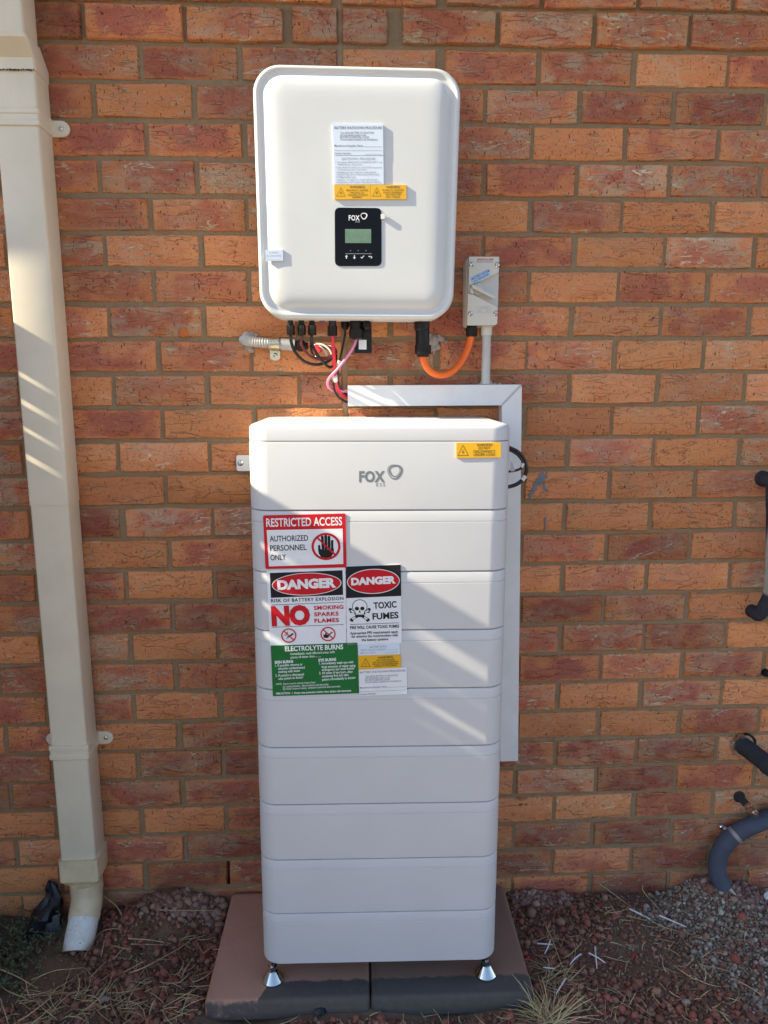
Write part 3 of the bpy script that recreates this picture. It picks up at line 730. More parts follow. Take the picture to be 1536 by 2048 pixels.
bk = MB().prism([(p[0]+bc[0], -0.0095, p[1]+bc[2]) for p in rrect(bw, 0.042, 0.005, 4)], [(p[0]+bc[0], -0.0055, p[1]+bc[2]) for p in rrect(bw, 0.042, 0.005, 4)])
bro = obj('wall_bracket', bk, 'white_pvc', bat, 0)
sc = at(481, 926, -0.0095)
obj('screw', MB().lathe(sc, (0, -1, 0), [(0.0001, 0), (0.0078, 0), (0.0072, 0.002), (0.0045, 0.004), (0.0001, 0.0045)], 16), 'steel', bro)
# --- maker's mark
def blob_ring(pr_, c, s, w0, w1, rot, n=48):
    out, inn = [], []
    for a in np.linspace(0, 2*math.pi, n, endpoint=False):
        r0 = s*(1+0.075*math.cos(3*(a-rot))); ww = w0+w1*math.cos(a-rot-0.6)
        out.append((c[0]+r0*math.cos(a), c[1]+r0*math.sin(a))); inn.append((c[0]+(r0-ww)*math.cos(a), c[1]+(r0-ww)*math.sin(a)))
    pr_.strip(out, inn)
q = Print(bp, 0.0003)
q.text('FOX', (718.2, 963.4), (769.9, 963.4), 20.5, 0.034, 1.08); q.text('ESS', (752.4, 972.6), (770, 972.6), 6.4, 0.0, 1.5)
blob_ring(q, (790, 943.2), 15.2, 3.0, 1.9, -0.5); blob_ring(q, (788.6, 942.0), 11.3, 2.2, -1.3, -0.6)
lg = q.build('logo', 'print_grey', bat)

# --- hazard signs on the front
S0, S1 = 0.0004, 0.0012
# restricted access
sA = plate('warning_sign', [(526, 1031), (691, 1027), (693, 1135), (531, 1138)], bp, S0, 0.0016, 'sign_red', bat, 'red and white RESTRICTED ACCESS sign', 3)
q = Print(bp, 0.0019)
TL, TR, BR, BL = (533.3, 1060.3), (685.3, 1057.3), (686.6, 1128), (538, 1132.8)
q.poly([TL, TR, BR, BL]); q.text('RESTRICTED ACCESS', (532.6, 1053.4), (684.5, 1050.2), 16.5, 0.012); q.build('white_print', 'print_white', sA)
q = Print(bp, 0.0022)
for t, a, b in (('AUTHORIZED', (539.5, 1083), (616.3, 1081.3)), ('PERSONNEL', (540.3, 1102), (613.3, 1099.8)), ('ONLY', (541.3, 1120.7), (572, 1119.4))): q.text(t, a, b, 11.3, 0.004)
q.build('black_lettering', 'print_black', sA)
q = Print(bp, 0.0022)
hc = (652, 1093)
q.poly([(636, 1099), (640.5, 1097), (646, 1101), (668, 1097), (667.5, 1106), (662, 1114), (652, 1116), (642, 1114), (637.5, 1107)])
def cap(a, b, w):
    q.line(a, b, w); q.ell(a, w/2, w/2, 0, 14)
cap((638.3, 1092), (639, 1103), 4.6); cap((644.6, 1074), (646.5, 1103), 5.4); cap((651.3, 1072), (652.3, 1103), 5.6); cap((657.8, 1074), (658.5, 1103), 5.4); cap((664.3, 1082), (664.3, 1103), 4.8)
q.build('hand_icon', 'print_black', sA)
q = Print(bp, 0.0026); q.ring(hc, 29, 27.3, 4.6, 48); q.line((634, 1075), (671, 1110), 3.6); q.build('prohibition_mark', 'print_red', sA)
# danger: risk of explosion
sB = plate('warning_sign', [(533, 1140.8), (690.4, 1134.8), (693, 1288), (539.8, 1291)], bp, S0, 0.0014, 'sign_white', bat, 'DANGER sign forbidding smoking, sparks and flames', 3)
q = Print(bp, 0.0017); q.poly([(539.6, 1146), (685, 1140.4), (686.2, 1189.8), (541.8, 1195.8)])
q.text('RISK OF BATTERY EXPLOSION', (542.2, 1204.8), (687, 1199.8), 6.6, 0.015, 1.15)
q.line((542, 1210.2), (687, 1204.4), 0.9); q.line((544, 1254.6), (687, 1249), 0.9)
def no_smoke(q, c):
    q.line((c[0]-2, c[1]+3.5), (c[0]+9, c[1]-4.0), 3.2); q.line((c[0]-8, c[1]+0), (c[0]-3, c[1]-3), 1.4); q.line((c[0]-4, c[1]-3), (c[0]-2, c[1]-8), 1.4); q.line((c[0]-4, c[1]+7), (c[0]-3, c[1]+3), 1.4)
def no_flame(q, c):
    q.poly([(c[0]-9, c[1]+7), (c[0]-9, c[1]-1), (c[0]-6.5, c[1]+2), (c[0]-5, c[1]-4), (c[0]-1.5, c[1]+2), (c[0]+1, c[1]-2), (c[0]+2, c[1]+6), (c[0]-2, c[1]+8)]); q.line((c[0]-2, c[1]+4), (c[0]+9, c[1]-4), 2.4)
q.build('black_lettering', 'print_black', sB)
q = Print(bp, 0.0017); no_smoke(q, (577.5, 1271.2)); q.build('cigarette_icon', 'print_black', sB)
q = Print(bp, 0.0017); no_flame(q, (656, 1268.2)); q.build('flame_icon', 'print_black', sB)
q = Print(bp, 0.0020); q.ell((613.3, 1168.2), 69.8, 22.6, -0.038); q.build('white_oval', 'print_white', sB)
q = Print(bp, 0.0023); q.ell((613.3, 1168.2), 68.2, 21.4, -0.038)
q.text('NO', (543.6, 1249.8), (620.8, 1246.8), 36, 0.055)
for t, a, b in (('SMOKING', (628, 1219.8), (687, 1217.4)), ('SPARKS', (628.4, 1232.6), (677.2, 1230.8)), ('FLAMES', (629, 1245.4), (678, 1243.6))): q.text(t, a, b, 7.8, 0.022, 1.1)
q.ring((577.5, 1271.2), 15.2, 14.4, 2.4); q.line((567.5, 1262), (588, 1280.5), 2.2); q.ring((656, 1268.2), 15.2, 14.4, 2.4); q.line((646, 1259), (666.5, 1277.5), 2.2)
q.build('red_print', 'print_red', sB)
q = Print(bp, 0.0026); q.text('DANGER', (555.2, 1178.9), (672.4, 1173.6), 17.5, 0.05); q.build('white_lettering', 'print_white', sB)
# danger: toxic fumes
sC = plate('warning_sign', [(691.5, 1132.8), (801.5, 1129), (803.7, 1286.6), (694.3, 1290)], bp, S0, 0.0018, 'sign_white', bat, 'DANGER sign with a skull warning of toxic fumes', 3)
q = Print(bp, 0.0021); q.poly([(691.7, 1134.4), (692.6, 1133.2), (800.6, 1129.3), (801.5, 1130.4), (802.5, 1191.9), (692.2, 1196.4)])
for t, a, b, h, bo in (('TOXIC', (747.5, 1217.4), (793.4, 1214.6), 12.6, 0.022), ('FUMES', (745.2, 1239.1), (797.2, 1236), 12.6, 0.022), ('FIRE WILL CAUSE TOXIC FUMES', (700, 1258.2), (798.4, 1254.9), 5.8, 0.02),
                       ('Appropriate PPE requirements apply', (700.4, 1269.1), (796.2, 1265.7), 5.2, 0.012), ('for entering the room/working with', (703.2, 1275.7), (795.6, 1272.6), 5.2, 0.012), ('the battery systems', (723.2, 1282.4), (776.2, 1280.3), 5.2, 0.012)):
    q.text(t, a, b, h, bo)
q.line((700.3, 1249), (797.7, 1245.7), 0.9)
q.build('black_lettering', 'print_black', sC)
q = Print(bp, 0.0021)
sk = (719.5, 1217)
for dx, dy in ((-17, 3), (17, 3)):
    q.line((sk[0]-dx*1.05, sk[1]+dy+1), (sk[0]+dx*0.9, sk[1]+dy+18), 5.0); q.ell((sk[0]-dx*1.1, sk[1]+dy-1), 3.4, 3.0); q.ell((sk[0]+dx*0.98, sk[1]+dy+19.5), 3.4, 3.0); q.ell((sk[0]-dx*1.02, sk[1]+dy+3.4), 2.8, 2.6); q.ell((sk[0]+dx*0.9, sk[1]+dy+21), 2.8, 2.6)
q.ell((sk[0], sk[1]-4), 15.2, 14.2); q.poly([(sk[0]-10.5, sk[1]+5), (sk[0]+10.5, sk[1]+4.6), (sk[0]+9, sk[1]+17), (sk[0]-8.6, sk[1]+17.4)])
q.build('skull_outline', 'print_black', sC)
q = Print(bp, 0.0026)
q.ell((sk[0], sk[1]-4), 13.9, 12.9); q.poly([(sk[0]-9.2, sk[1]+4), (sk[0]+9.2, sk[1]+3.8), (sk[0]+7.6, sk[1]+12.5), (sk[0]-7.4, sk[1]+12.8)])
for dx, dy in ((-17, 3), (17, 3)): q.line((sk[0]-dx*1.05, sk[1]+dy+1), (sk[0]-dx*0.62, sk[1]+dy+5), 3.0); q.line((sk[0]+dx*0.52, sk[1]+dy+14.6), (sk[0]+dx*0.9, sk[1]+dy+18), 3.0)
q.ell((746.8, 1162.7), 52.8, 25.0, -0.035); q.build('white_print', 'print_white', sC)
q = Print(bp, 0.0030); q.ell((sk[0]-5.6, sk[1]+0.2), 4.2, 3.8); q.ell((sk[0]+5.2, sk[1]), 4.2, 3.8); q.poly([(sk[0], sk[1]+2.5), (sk[0]-2.3, sk[1]+8), (sk[0]+2, sk[1]+8)])
for k in range(-2, 3): q.line((sk[0]+k*2.6, sk[1]+10.2), (sk[0]+k*2.6, sk[1]+14.5), 0.6)
q.build('skull_features', 'print_black', sC)
q = Print(bp, 0.0030); q.ell((746.8, 1162.7), 51.3, 23.6, -0.035); q.build('red_oval', 'print_red', sC)
q = Print(bp, 0.0034); q.text('DANGER', (702.6, 1169.9), (791.8, 1165.9), 13.6, 0.05); q.build('white_lettering', 'print_white', sC)
# electrolyte burns
sD = plate('warning_sign', [(541.4, 1291.6), (714.7, 1285), (718, 1386.4), (545.8, 1392.6)], bp, S0, 0.0018, 'sign_green', bat, 'green ELECTROLYTE BURNS first aid sign')
q = Print(bp, 0.0021)
for t, a, b, h, bo in (('ELECTROLYTE BURNS', (570, 1302.4), (686.4, 1298), 9.6, 0.02), ('Immediately wash affected areas with', (581.2, 1310.2), (669.3, 1306), 5.0, 0.0), ('plenty of water then..........', (581.2, 1317.2), (642, 1313.8), 5.0, 0.0),
    ('SKIN BURNS', (549.5, 1327.4), (586.6, 1325.4), 5.6, 0.03), ('1. If possible remove or', (550.5, 1333.6), (605, 1330.7), 5.0, 0.006), ('saturate contaminated', (556.4, 1339.4), (609.7, 1337), 5.0, 0.006), ('clothing with water', (556.4, 1346.3), (600.7, 1343.3), 5.0, 0.006),
    ('2. If patient is distressed', (551, 1353.7), (608, 1350.6), 5.0, 0.006), ('take patient to doctor', (557, 1359.9), (606.6, 1356.5), 5.0, 0.006), ('EYE BURNS', (637.4, 1323.2), (672.6, 1321.2), 5.6, 0.03),
    ('1. Immediately wash eye with', (638.4, 1329.3), (706.8, 1326.2), 5.0, 0.006), ('large amounts of water using', (643.7, 1336), (710.7, 1333), 5.0, 0.006), ('emergency eye wash bottle', (643.7, 1342), (708, 1338.6), 5.0, 0.006), ('2. All cases of eye burn, after', (638.4, 1348.6), (705.8, 1345.4), 5.0, 0.006),
    ('rendering first aid, take', (644.3, 1355), (697, 1351.6), 5.0, 0.006), ('patient immediately to doctor', (644.3, 1361.5), (711.2, 1357.2), 5.0, 0.006), ('NOTE:  Doctor must be advised of type of burn', (552.5, 1370.2), (631, 1366.2), 3.9, 0.0),
    ('(a) Lead/acid battery - dilute sulphuric acid electrolyte', (566, 1375.1), (657, 1370.2), 3.9, 0.0), ('(b) Nickel Cadmium battery - potassium hydroxide alkali electrolyte', (566, 1379.9), (680.8, 1374.1), 3.9, 0.0),
    ('PRECAUTION : 1. Always wear protective clothing when dealing with electrolyte', (552.5, 1389.2), (702.3, 1383), 4.3, 0.012)):
    q.text(t, a, b, h, bo)
q.build('white_lettering', 'print_white', sD)
# small plates
sE = plate('warning_plate', [(715.7, 1288.6), (799.3, 1285), (799.7, 1308.6), (717, 1311.2)], bp, S0, 0.0022, 'label_pale', bat, 'pale BATTERY SUPPLY plate')
q = Print(bp, 0.0025)
for t, a, b, h in (('BATTERY SUPPLY', (740, 1296), (774.5, 1294.4), 3.9), ('SHORT CIRCUIT CURRENT', (721.4, 1302.2), (771.2, 1300.4), 3.4), ('MAX D.C. VOLTS', (721.4, 1307.8), (751.2, 1306.3), 3.4), ('A', (792.6, 1299.8), (795, 1299.7), 3.0), ('V', (792.6, 1305.6), (795, 1305.5), 3.0)): q.text(t, a, b, h)
q.line((772, 1300.5), (792, 1299.8), 0.6); q.line((770, 1306), (792, 1305.4), 0.6); q.build('grey_lettering', 'print_grey_faint', sE)
sF = plate('warning_plate', [(716.5, 1311.5), (801.5, 1308.9), (802, 1335.2), (717.4, 1339.2)], bp, S0, 0.0026, 'sign_yellow', bat, 'yellow ARC FLASH HAZARD plate')
q = Print(bp, 0.0029); q.triangle((731.3, 1316.4), (721.6, 1333.8), (741, 1332.9), 0.16); q.bolt((731.3, 1328), 1.1)
for t, a, b, h, bo in (('WARNING', (755.7, 1317.7), (786.7, 1315.9), 4.6, 0.01), ('ARC FLASH HAZARD', (753, 1322.1), (788.9, 1320.4), 3.2, 0.01), ('ARC FLASH HAZARD APPROPRIATE', (745.7, 1326.4), (797, 1324.2), 2.8, 0.01), ('PPE AND TOOLS REQUIRED WHILE', (746, 1330.3), (796.6, 1328), 2.8, 0.01), ('WORKING ON THIS EQUIPMENT', (748.4, 1334), (794.4, 1331.8), 2.8, 0.01)): q.text(t, a, b, h, bo)
q.build('brown_lettering', 'print_brown', sF)
sG = plate('warning_plate', [(718, 1339.5), (813.2, 1334.4), (814.3, 1387.9), (718.7, 1391.8)], bp, S0, 0.0022, 'sign_white', bat, 'white BATTERY SHUTDOWN PROCEDURE plate beside the green sign')
q = Print(bp, 0.0025)
for t, a, b, h in (('BATTERY SHUTDOWN PROCEDURE', (719.6, 1347), (811, 1342.8), 4.0), ('Turn off the BATTERY AC ISOLATORS', (730.7, 1354.3), (795.5, 1352), 3.3), ('(AC & Essential Loads) or the', (730.7, 1358), (780, 1356.3), 3.3), ('BATTERY & ESSENTIAL LOADS', (730.7, 1362.2), (779.4, 1360.4), 3.3),
                   ('Circuit breakers isolated in the Switchboard.', (730.7, 1366.3), (802.8, 1363), 3.3), ('Manufacturer/Supplier Name', (719.8, 1377.4), (774.5, 1374.7), 3.4), ('Contact Number', (720.3, 1390.2), (752, 1388.6), 3.4)): q.text(t, a, b, h)
q.line((776, 1374.8), (812, 1373), 0.5); q.line((720.5, 1383.6), (812.6, 1379.8), 0.5); q.build('grey_lettering', 'print_grey', sG)
sH = plate('warning_plate', [(912.8, 885.7), (1002, 884.8), (1002, 914.7), (912.8, 915.9)], bp, S0, 0.0030, 'sign_yellow', bat, 'yellow DO NOT DISCONNECT UNDER LOAD plate')
q = Print(bp, 0.0033); q.triangle((926, 889.4), (914.6, 911.6), (937.4, 911.2), 0.14); q.bolt((926, 904.5), 1.5)
for t, a, b in (('WARNING', (953, 892.5), (984.7, 891.7)), ('DO NOT', (957, 898.6), (980.6, 898.1)), ('DISCONNECT', (947, 905.4), (991, 905)), ('UNDER LOAD', (947, 911.8), (990.3, 911.4))): q.text(t, a, b, 4.9, 0.012)
q.build('brown_lettering', 'print_brown', sH)

# ================================================================== inverter
inv = thing('inverter', 'white inverter with rounded front cover and small black display on the brick wall', 'inverter', (0.03, -0.10, 1.67))
IW, IH, ICX, ICZ = 0.4590, 0.5455, 0.0296, 1.9430
def ipt(p, y):
    a = -0.0085; x = p[0]*(1+0.031*p[1]/IH)+0.002*p[1]/IH; z = p[1]
    return (ICX+x*math.cos(a)-z*math.sin(a), y, ICZ+x*math.sin(a)+z*math.cos(a))
def iring(ins, y, rmin=0.02): return [ipt(p, y) for p in rrect(IW-2*ins, IH-2*ins, max(rmin, 0.060-ins*0.75), 10)]
cov = MB().loft([iring(0.004, -0.095), iring(0.0, -0.098), iring(0.0, -0.188), iring(0.0015, -0.1940), iring(0.004, -0.1968), iring(0.0075, -0.1974), iring(0.0105, -0.1966), iring(0.0125, -0.1946), iring(0.0140, -0.1930),
                  iring(0.0205, -0.1928), iring(0.0230, -0.1945), iring(0.0262, -0.1982), iring(0.0310, -0.2018), iring(0.0380, -0.2044), iring(0.0480, -0.2060), iring(0.060, -0.2068), iring(0.075, -0.2070)])
obj('front_cover', cov, 'white_inv', inv, 50)
obj('rear_housing', MB().loft([iring(0.022, -0.012), iring(0.022, -0.094)]), 'white_pvc', inv)
obj('mounting_plate', MB().box(-0.13, 0.19, -0.0119, -0.003, 1.76, 2.12), 'steel', inv, 0)
ip = Plane((0, -0.2070, 0), (1, 0, 0), (0, 0, 1))
l1 = plate('shutdown_plate', [(665.2, 248.3), (766.0, 248.9), (766.8, 310.8), (667.8, 310.8)], ip, 0.0003, 0.0036, 'label_pale', inv, 'pale BATTERY SHUTDOWN PROCEDURE plate')
q = Print(ip, 0.0039)
for t, a, b, h, bo in (('BATTERY SHUTDOWN PROCEDURE', (668.9, 258), (763.6, 258), 4.8, 0.008), ('Turn off the BATTERY AC ISOLATORS', (680.3, 267.2), (747.5, 267.2), 3.6, 0), ('(AC & Essential Loads) or the', (680.3, 271.8), (731.9, 271.8), 3.6, 0), ('BATTERY & ESSENTIAL LOADS', (680.3, 276.2), (738, 276.2), 3.6, 0),
                       ('Circuit breakers isolated in the Switchboard.', (680.3, 280.7), (755.3, 280.7), 3.6, 0), ('Manufacturer/Supplier Name', (668.9, 293.2), (726, 293.2), 3.8, 0), ('Contact Number:', (669, 308.4), (702, 308.4), 3.8, 0)): q.text(t, a, b, h, bo)
for a, b in (((727.5, 293.4), (764, 293.4)), ((670, 300.8), (764, 300.8)), ((729, 308.2), (764, 308.2))): q.line(a, b, 0.55)
q.build('grey_lettering', 'print_grey', l1)
l2 = plate('shutdown_plate', [(667.8, 311.5), (766.8, 311.5), (767.4, 368.9), (668.6, 368.9)], ip, 0.0003, 0.0033, 'label_pale', inv, 'pale SHUTDOWN PROCEDURE plate under the first')
q = Print(ip, 0.0036)
for t, a, b, h in (('SHUTDOWN  PROCEDURE', (683.4, 319.8), (750.8, 319.8), 4.4), ('1. Turn off the "MAIN SWITCH INVERTER SUPPLY" and', (671, 325.8), (763.6, 325.8), 3.0), ('"INVERTER A.C. ISOLATOR"', (674.6, 330.6), (723.5, 330.6), 3.0), ('2. Turn off the "PV ARRAY D.C. ISOLATOR" located next', (671.5, 336.2), (763.6, 336.2), 3.0),
                   ('to the associated inputs of the inverter', (674.6, 340.4), (733.4, 340.4), 3.0), ('WARNING: DO NOT OPEN PLUG AND SOCKET', (672.3, 346.2), (751.7, 346.2), 3.0), ('CONNECTORS OR PV STRING ISOLATORS WHILE', (672.3, 350.6), (758, 350.6), 3.0), ('SYSTEM UNDER LOAD', (672.3, 355.6), (711, 355.6), 3.0),
                   ('WARNING: "PV ARRAY D.C. ISOLATOR" DO NOT', (672.3, 361), (755, 361), 3.0), ('DE-ENERGISE THE PV ARRAY AND ARRAY CABLING', (672.3, 366), (761.6, 366), 3.0)): q.text(t, a, b, h)
q.build('grey_lettering', 'print_grey_faint', l2)
for qd, lab in (([(668.5, 369.5), (740.2, 369.6), (740.6, 398.6), (669.2, 398.9)], 'yellow warning plate about multiple sources'), ([(740.7, 369.6), (812.3, 369.7), (812.6, 398.3), (741.0, 398.6)], 'yellow warning plate about the isolators')):
    l3 = plate('warning_plate', qd, ip, 0.0003, 0.0036, 'sign_yellow', inv, lab)
    x0 = qd[0][0]; q = Print(ip, 0.0039)
    if x0 < 700:
        q.triangle((681.6, 374.2), (672.5, 392.6), (690.7, 392.6), 0.12); q.bolt((681.6, 386), 1.4)
        T = (('WARNING', (699.4, 376.2), (729.3, 376.2), 4.6), ('MULTIPLE D.C. SOURCES', (693, 382), (736, 382), 3.0), ('TURN OFF ALL D.C.', (699, 387), (729.3, 387), 3.0), ('ISOLATORS TO ISOLATE', (695.4, 391.4), (735, 391.4), 3.0), ('EQUIPMENT', (704, 395.8), (724, 395.8), 3.0))
    else:
        q.triangle((753.4, 374.4), (744.2, 392.6), (762.5, 392.6), 0.12); q.bolt((753.4, 386), 1.4)
        T = (('WARNING', (772, 376.4), (799.6, 376.4), 4.6), ('PV ARRAY D.C. ISOLATORS', (764.7, 381.6), (807, 381.6), 3.0), ('DO NOT DE-ENERGISE', (766.8, 386.5), (803.8, 386.5), 3.0), ('THE PV ARRAY AND', (770.4, 390.8), (801.7, 390.8), 3.0), ('ARRAY CABLING', (771, 395.4), (799.6, 395.4), 3.0))
    for t, a, b, h in T: q.text(t, a, b, h, 0.004)
    q.build('brown_lettering', 'print_brown', l3)
l4 = plate('isolator_label', [(530.3, 499.9), (565.6, 499.0), (566.2, 521.4), (532, 522.2)], ip, -0.0045, 0.0030, 'label_pale', inv, 'small PV ARRAY D.C. ISOLATOR label at the lower left')
q = Print(ip, 0.0033); q.text('PV ARRAY', (538.4, 506.8), (557, 506.4), 3.0); q.text('D.C. ISOLATOR', (534, 513.4), (562, 512.9), 3.2); q.line((534, 519.2), (562, 518.8), 0.5); q.build('grey_lettering', 'print_grey_faint', l4)
dpn = plate('display_panel', [(669.4, 415), (763, 416), (763.2, 532), (670, 532.3)], ip, 0.0002, 0.0014, 'panel', inv, None, 11)
plate('screen', [(690, 458), (742.2, 458.2), (742.4, 486.2), (690.4, 486)], ip, 0.0015, 0.0018, 'lcd', dpn)
q = Print(ip, 0.0018)
q.text('FOX', (697.5, 440.6), (719.4, 440.6), 9.4, 0.016, 1.1); blob_ring(q, (728, 431.8), 6.6, 1.8, 0.5, -0.5); q.build('logo', 'print_white', dpn); q = Print(ip, 0.0018)
for x, d in ((692.8, -1), (708.8, 1)):
    q.poly([(x, 514+4*d), (x-2.8, 514+0.6*d), (x+2.8, 514+0.6*d)]); q.line((x, 514+0.8*d), (x, 514-3.4*d), 1.7)
q.line((721.6, 514), (723.8, 516.4), 1.3); q.line((723.4, 516.6), (728, 511.4), 1.3)
q.line((737.5, 513), (743, 513), 1.1); q.poly([(736.4, 513), (739.4, 511.4), (739.4, 514.6)]); q.line((743, 512.6), (743.8, 515), 1.1); q.line((743.8, 514.8), (741.5, 516.6), 1.1)
q.build('button_marks', 'print_white', dpn)
q = Print(ip, 0.0018); q.text('ESS', (711.2, 444.8), (719.8, 444.8), 2.5); q.build('logo_caption', 'print_grey_faint', dpn); q = Print(ip, 0.0018); q.line((690.5, 507.4), (743.8, 507.4), 0.8)
for x in (701, 716.5, 732): q.line((x-1, 502), (x+1, 500.5), 0.8)
q.build('divider_line', 'print_grey_faint', dpn)
plate('tab', [(761.8, 427.8), (769.6, 427.6), (769.8, 437.6), (762.2, 437.8)], ip, 0.0015, 0.0060, 'tape_white', inv, 'small white paper tab on the display edge')
# --- plugs and glands on the underside
def vconn(name, x, prof, Y, mat, parent, seg=20):
    """turned fitting hanging down; prof in photograph pixels (row, radius)"""
    c = at(x, prof[0][0], Y); k = np.linalg.norm(at(x+1, prof[0][0], Y)-c); zs = [at(x, py, Y)[2] for py, _ in prof]
    return obj(name, MB().lathe((c[0], Y, 0), (0, 0, 1), [(r*k, z) for (py, r), z in zip(prof, zs)], seg), mat, parent, 35)
for x, mt in ((580.5, 'black_gloss'), (602.5, 'black_gloss'), (623.5, 'black_gloss')):
    s_ = vconn('plug', x, [(625, 5.5), (645, 5.5), (650, 6.6), (651, 8.4), (668, 8.6), (671, 7.6), (672, 2)], -0.125, mt, inv, 12)
vconn('cap', 644, [(620, 7), (640, 7), (643, 6), (643.5, 0.5)], -0.12, 'blue_cap', inv)
s_ = vconn('gland', 664.5, [(622, 7.5), (652, 7.8)], -0.12, 'purple_black', inv); vconn('gland_nut', 664.5, [(652.2, 9.8), (670, 10), (672, 9), (672.5, 2)], -0.12, 'black', s_, 8)
vconn('meter_plug', 690, [(620, 8.5), (652, 8.5), (657, 6), (660, 4), (660.5, 1)], -0.10, 'black', inv)
s_ = vconn('battery_gland', 711.5, [(620, 12.5), (652, 13), (659, 12.5)], -0.12, 'black', inv, 24); vconn('gland_nut', 712.5, [(659.3, 14.6), (672, 14.4), (677, 12.5), (679, 8), (679.4, 2)], -0.12, 'black', s_, 8)
c = at(733.5, 650.5, -0.13); obj('round_cap', MB().lathe(c, (0, -1, 0.25), [(0.001, -0.02), (0.0095, -0.02), (0.0105, 0.004), (0.009, 0.008), (0.001, 0.009)], 24), 'black', inv)
dg_ = MB(); a, b = at(708, 640, -0.105), at(743.5, 706, -0.105); dg_.box(a[0], b[0], -0.105, -0.085, b[2], a[2]+0.03); obj('data_dongle', dg_, 'black', inv, 0)
dgp = Plane((0, -0.105, 0), (1, 0, 0), (0, 0, 1)); plate('sticker', [(717.5, 679.5), (733, 679.8), (733, 699), (717.5, 698.8)], dgp, 0.0001, 0.0007, 'sign_white', inv)
s_ = vconn('mains_plug', 844, [(622, 15.5), (640, 15.5), (659, 15.5), (660, 14.5), (661, 14)], -0.115, 'black', inv, 28)
vconn('plug_body', 845, [(661.2, 14), (690, 14)], -0.115, 'black', s_, 28); vconn('plug_nut', 846, [(690.2, 16.5), (706, 16.3), (709, 14.5), (709.5, 12), (713.5, 12), (714, 6)], -0.115, 'black', s_, 10)

# ================================================================== cables
def pxpath(pts, k=7): return smooth_path([at(x, y, Y) for x, y, Y in pts], k)
def cable(name, label, pts, rpx, mat, group=None, seg=10, cat='cable'):
    P = pxpath(pts); k = np.linalg.norm(at(pts[0][0]+1, pts[0][1], pts[0][2])-at(*pts[0]))
    o = obj(name, MB().tube(P, rpx*k, seg), mat, None, 60, loc=P[0]); return tag(o, label, cat, group)
cable('cable', 'thick orange mains cable looping from the inverter plug to the isolator switch', [(846, 711, -.115), (847, 720, -.115), (853, 734, -.113), (866, 746, -.108), (884, 750, -.098), (904, 743, -.085), (922, 725, -.068), (934, 702, -.056), (940, 684, -.05), (943, 668, -.048)], 6.9, 'orange_cable', None, 16)
cable('cable', 'black solar cable, outermost loop under the left end of the inverter', [(581, 668, -.125), (582.5, 684, -.125), (590, 703, -.12), (606, 721, -.11), (627, 729, -.10), (647, 727, -.09), (661, 719, -.08), (668, 708, -.07), (667, 699, -.06), (655, 692, -.05), (636, 690, -.04), (620, 688, -.035)], 3.2, 'black_gloss', 'solar cables looping under the inverter')
cable('cable', 'maroon solar cable between two black loops under the inverter', [(602.5, 668, -.125), (603, 688, -.125), (611, 703, -.12), (625, 715, -.112), (643, 719, -.10), (660, 716, -.09), (670, 709, -.08), (672, 702, -.07), (666, 694, -.06), (648, 690, -.045), (625, 688, -.036)], 2.9, 'maroon_cable', 'solar cables looping under the inverter')
cable('cable', 'dark solar cable dipping lowest beside the thick red cable', [(623.5, 668, -.125), (624.5, 687, -.125), (633, 706, -.12), (646, 724, -.112), (656, 733, -.10), (663, 734, -.09), (669, 728, -.08), (672, 715, -.07), (669, 703, -.06), (656, 696, -.05), (638, 693, -.04), (620, 690, -.034)], 3.0, 'black_gloss', 'solar cables looping under the inverter')
cable('cable', 'short black cable curled inside the solar loops with a red tag', [(622, 692, -.034), (624, 706, -.05), (634, 714, -.07), (650, 716, -.075), (664, 712, -.07), (668, 705, -.06), (660, 698, -.05), (646, 694, -.042), (626, 691, -.036)], 2.7, 'black_gloss', 'solar cables looping under the inverter')
for cc, tx_ in (([(628, 690, -.06), (640, 694, -.066), (649, 702, -.07), (655, 713, -.07)], 'pale strip standing for a sun highlight on the black solar loops, the lower left one'), ([(632, 688, -.064), (646, 690, -.068), (658, 698, -.072), (664, 708, -.072)], 'pale strip standing for a sun highlight on the black solar loops, the upper right one')):
    cable('cable', tx_, cc, 2.2, 'tape_white', 'pale highlight strips on the solar loops', 8)  # pale strips put the sun's highlights on the glossy cables into colour
P = pxpath([(630, 693, -.068), (636, 697, -.072), (641, 703, -.074)]); tag(obj('cable_tag', MB().tube(P, 0.0062, 10), 'red_cable', None, 60, loc=P[0]), 'short red sleeve on the curled solar cables', 'cable sleeve')
cable('cable', 'thick red cable hanging from the inverter into the white trunking', [(664.8, 668, -.12), (666, 690, -.12), (668.5, 720, -.115), (669.5, 748, -.10), (673, 772, -.07), (682, 788, -.045), (698, 797, -.03), (715, 799, -.028)], 3.7, 'red_cable')
cable('cable', 'black cable running down from the meter plug behind the pink cable', [(690, 657, -.10), (689, 675, -.10), (683, 705, -.095), (678, 728, -.088), (675.5, 748, -.075), (678, 768, -.055), (687, 784, -.04), (699, 791, -.03), (715, 793, -.028)], 2.2, 'black_gloss')
cable('cable', 'slim pink cable crossing in front of the red one', [(713, 677, -.12), (708, 692, -.125), (694, 714, -.13), (676, 737, -.13), (660, 754, -.12), (655, 766, -.10), (658, 776, -.08), (666, 781, -.06), (678, 783, -.05), (692, 782.5, -.04), (712, 783, -.03)], 2.6, 'pink_cable')
cable('cable', 'dark grey cable, lowest of those entering the trunking', [(668, 752, -.098), (667, 765, -.088), (669, 780, -.07), (677, 794, -.05), (689, 802, -.038), (699, 805, -.03), (716, 806, -.027)], 2.3, 'lag_grey')
P = pxpath([(664, 755, -.107), (674, 759, -.107)], 4); P2 = [at(669, 752, -.104), at(670, 762, -.10)]
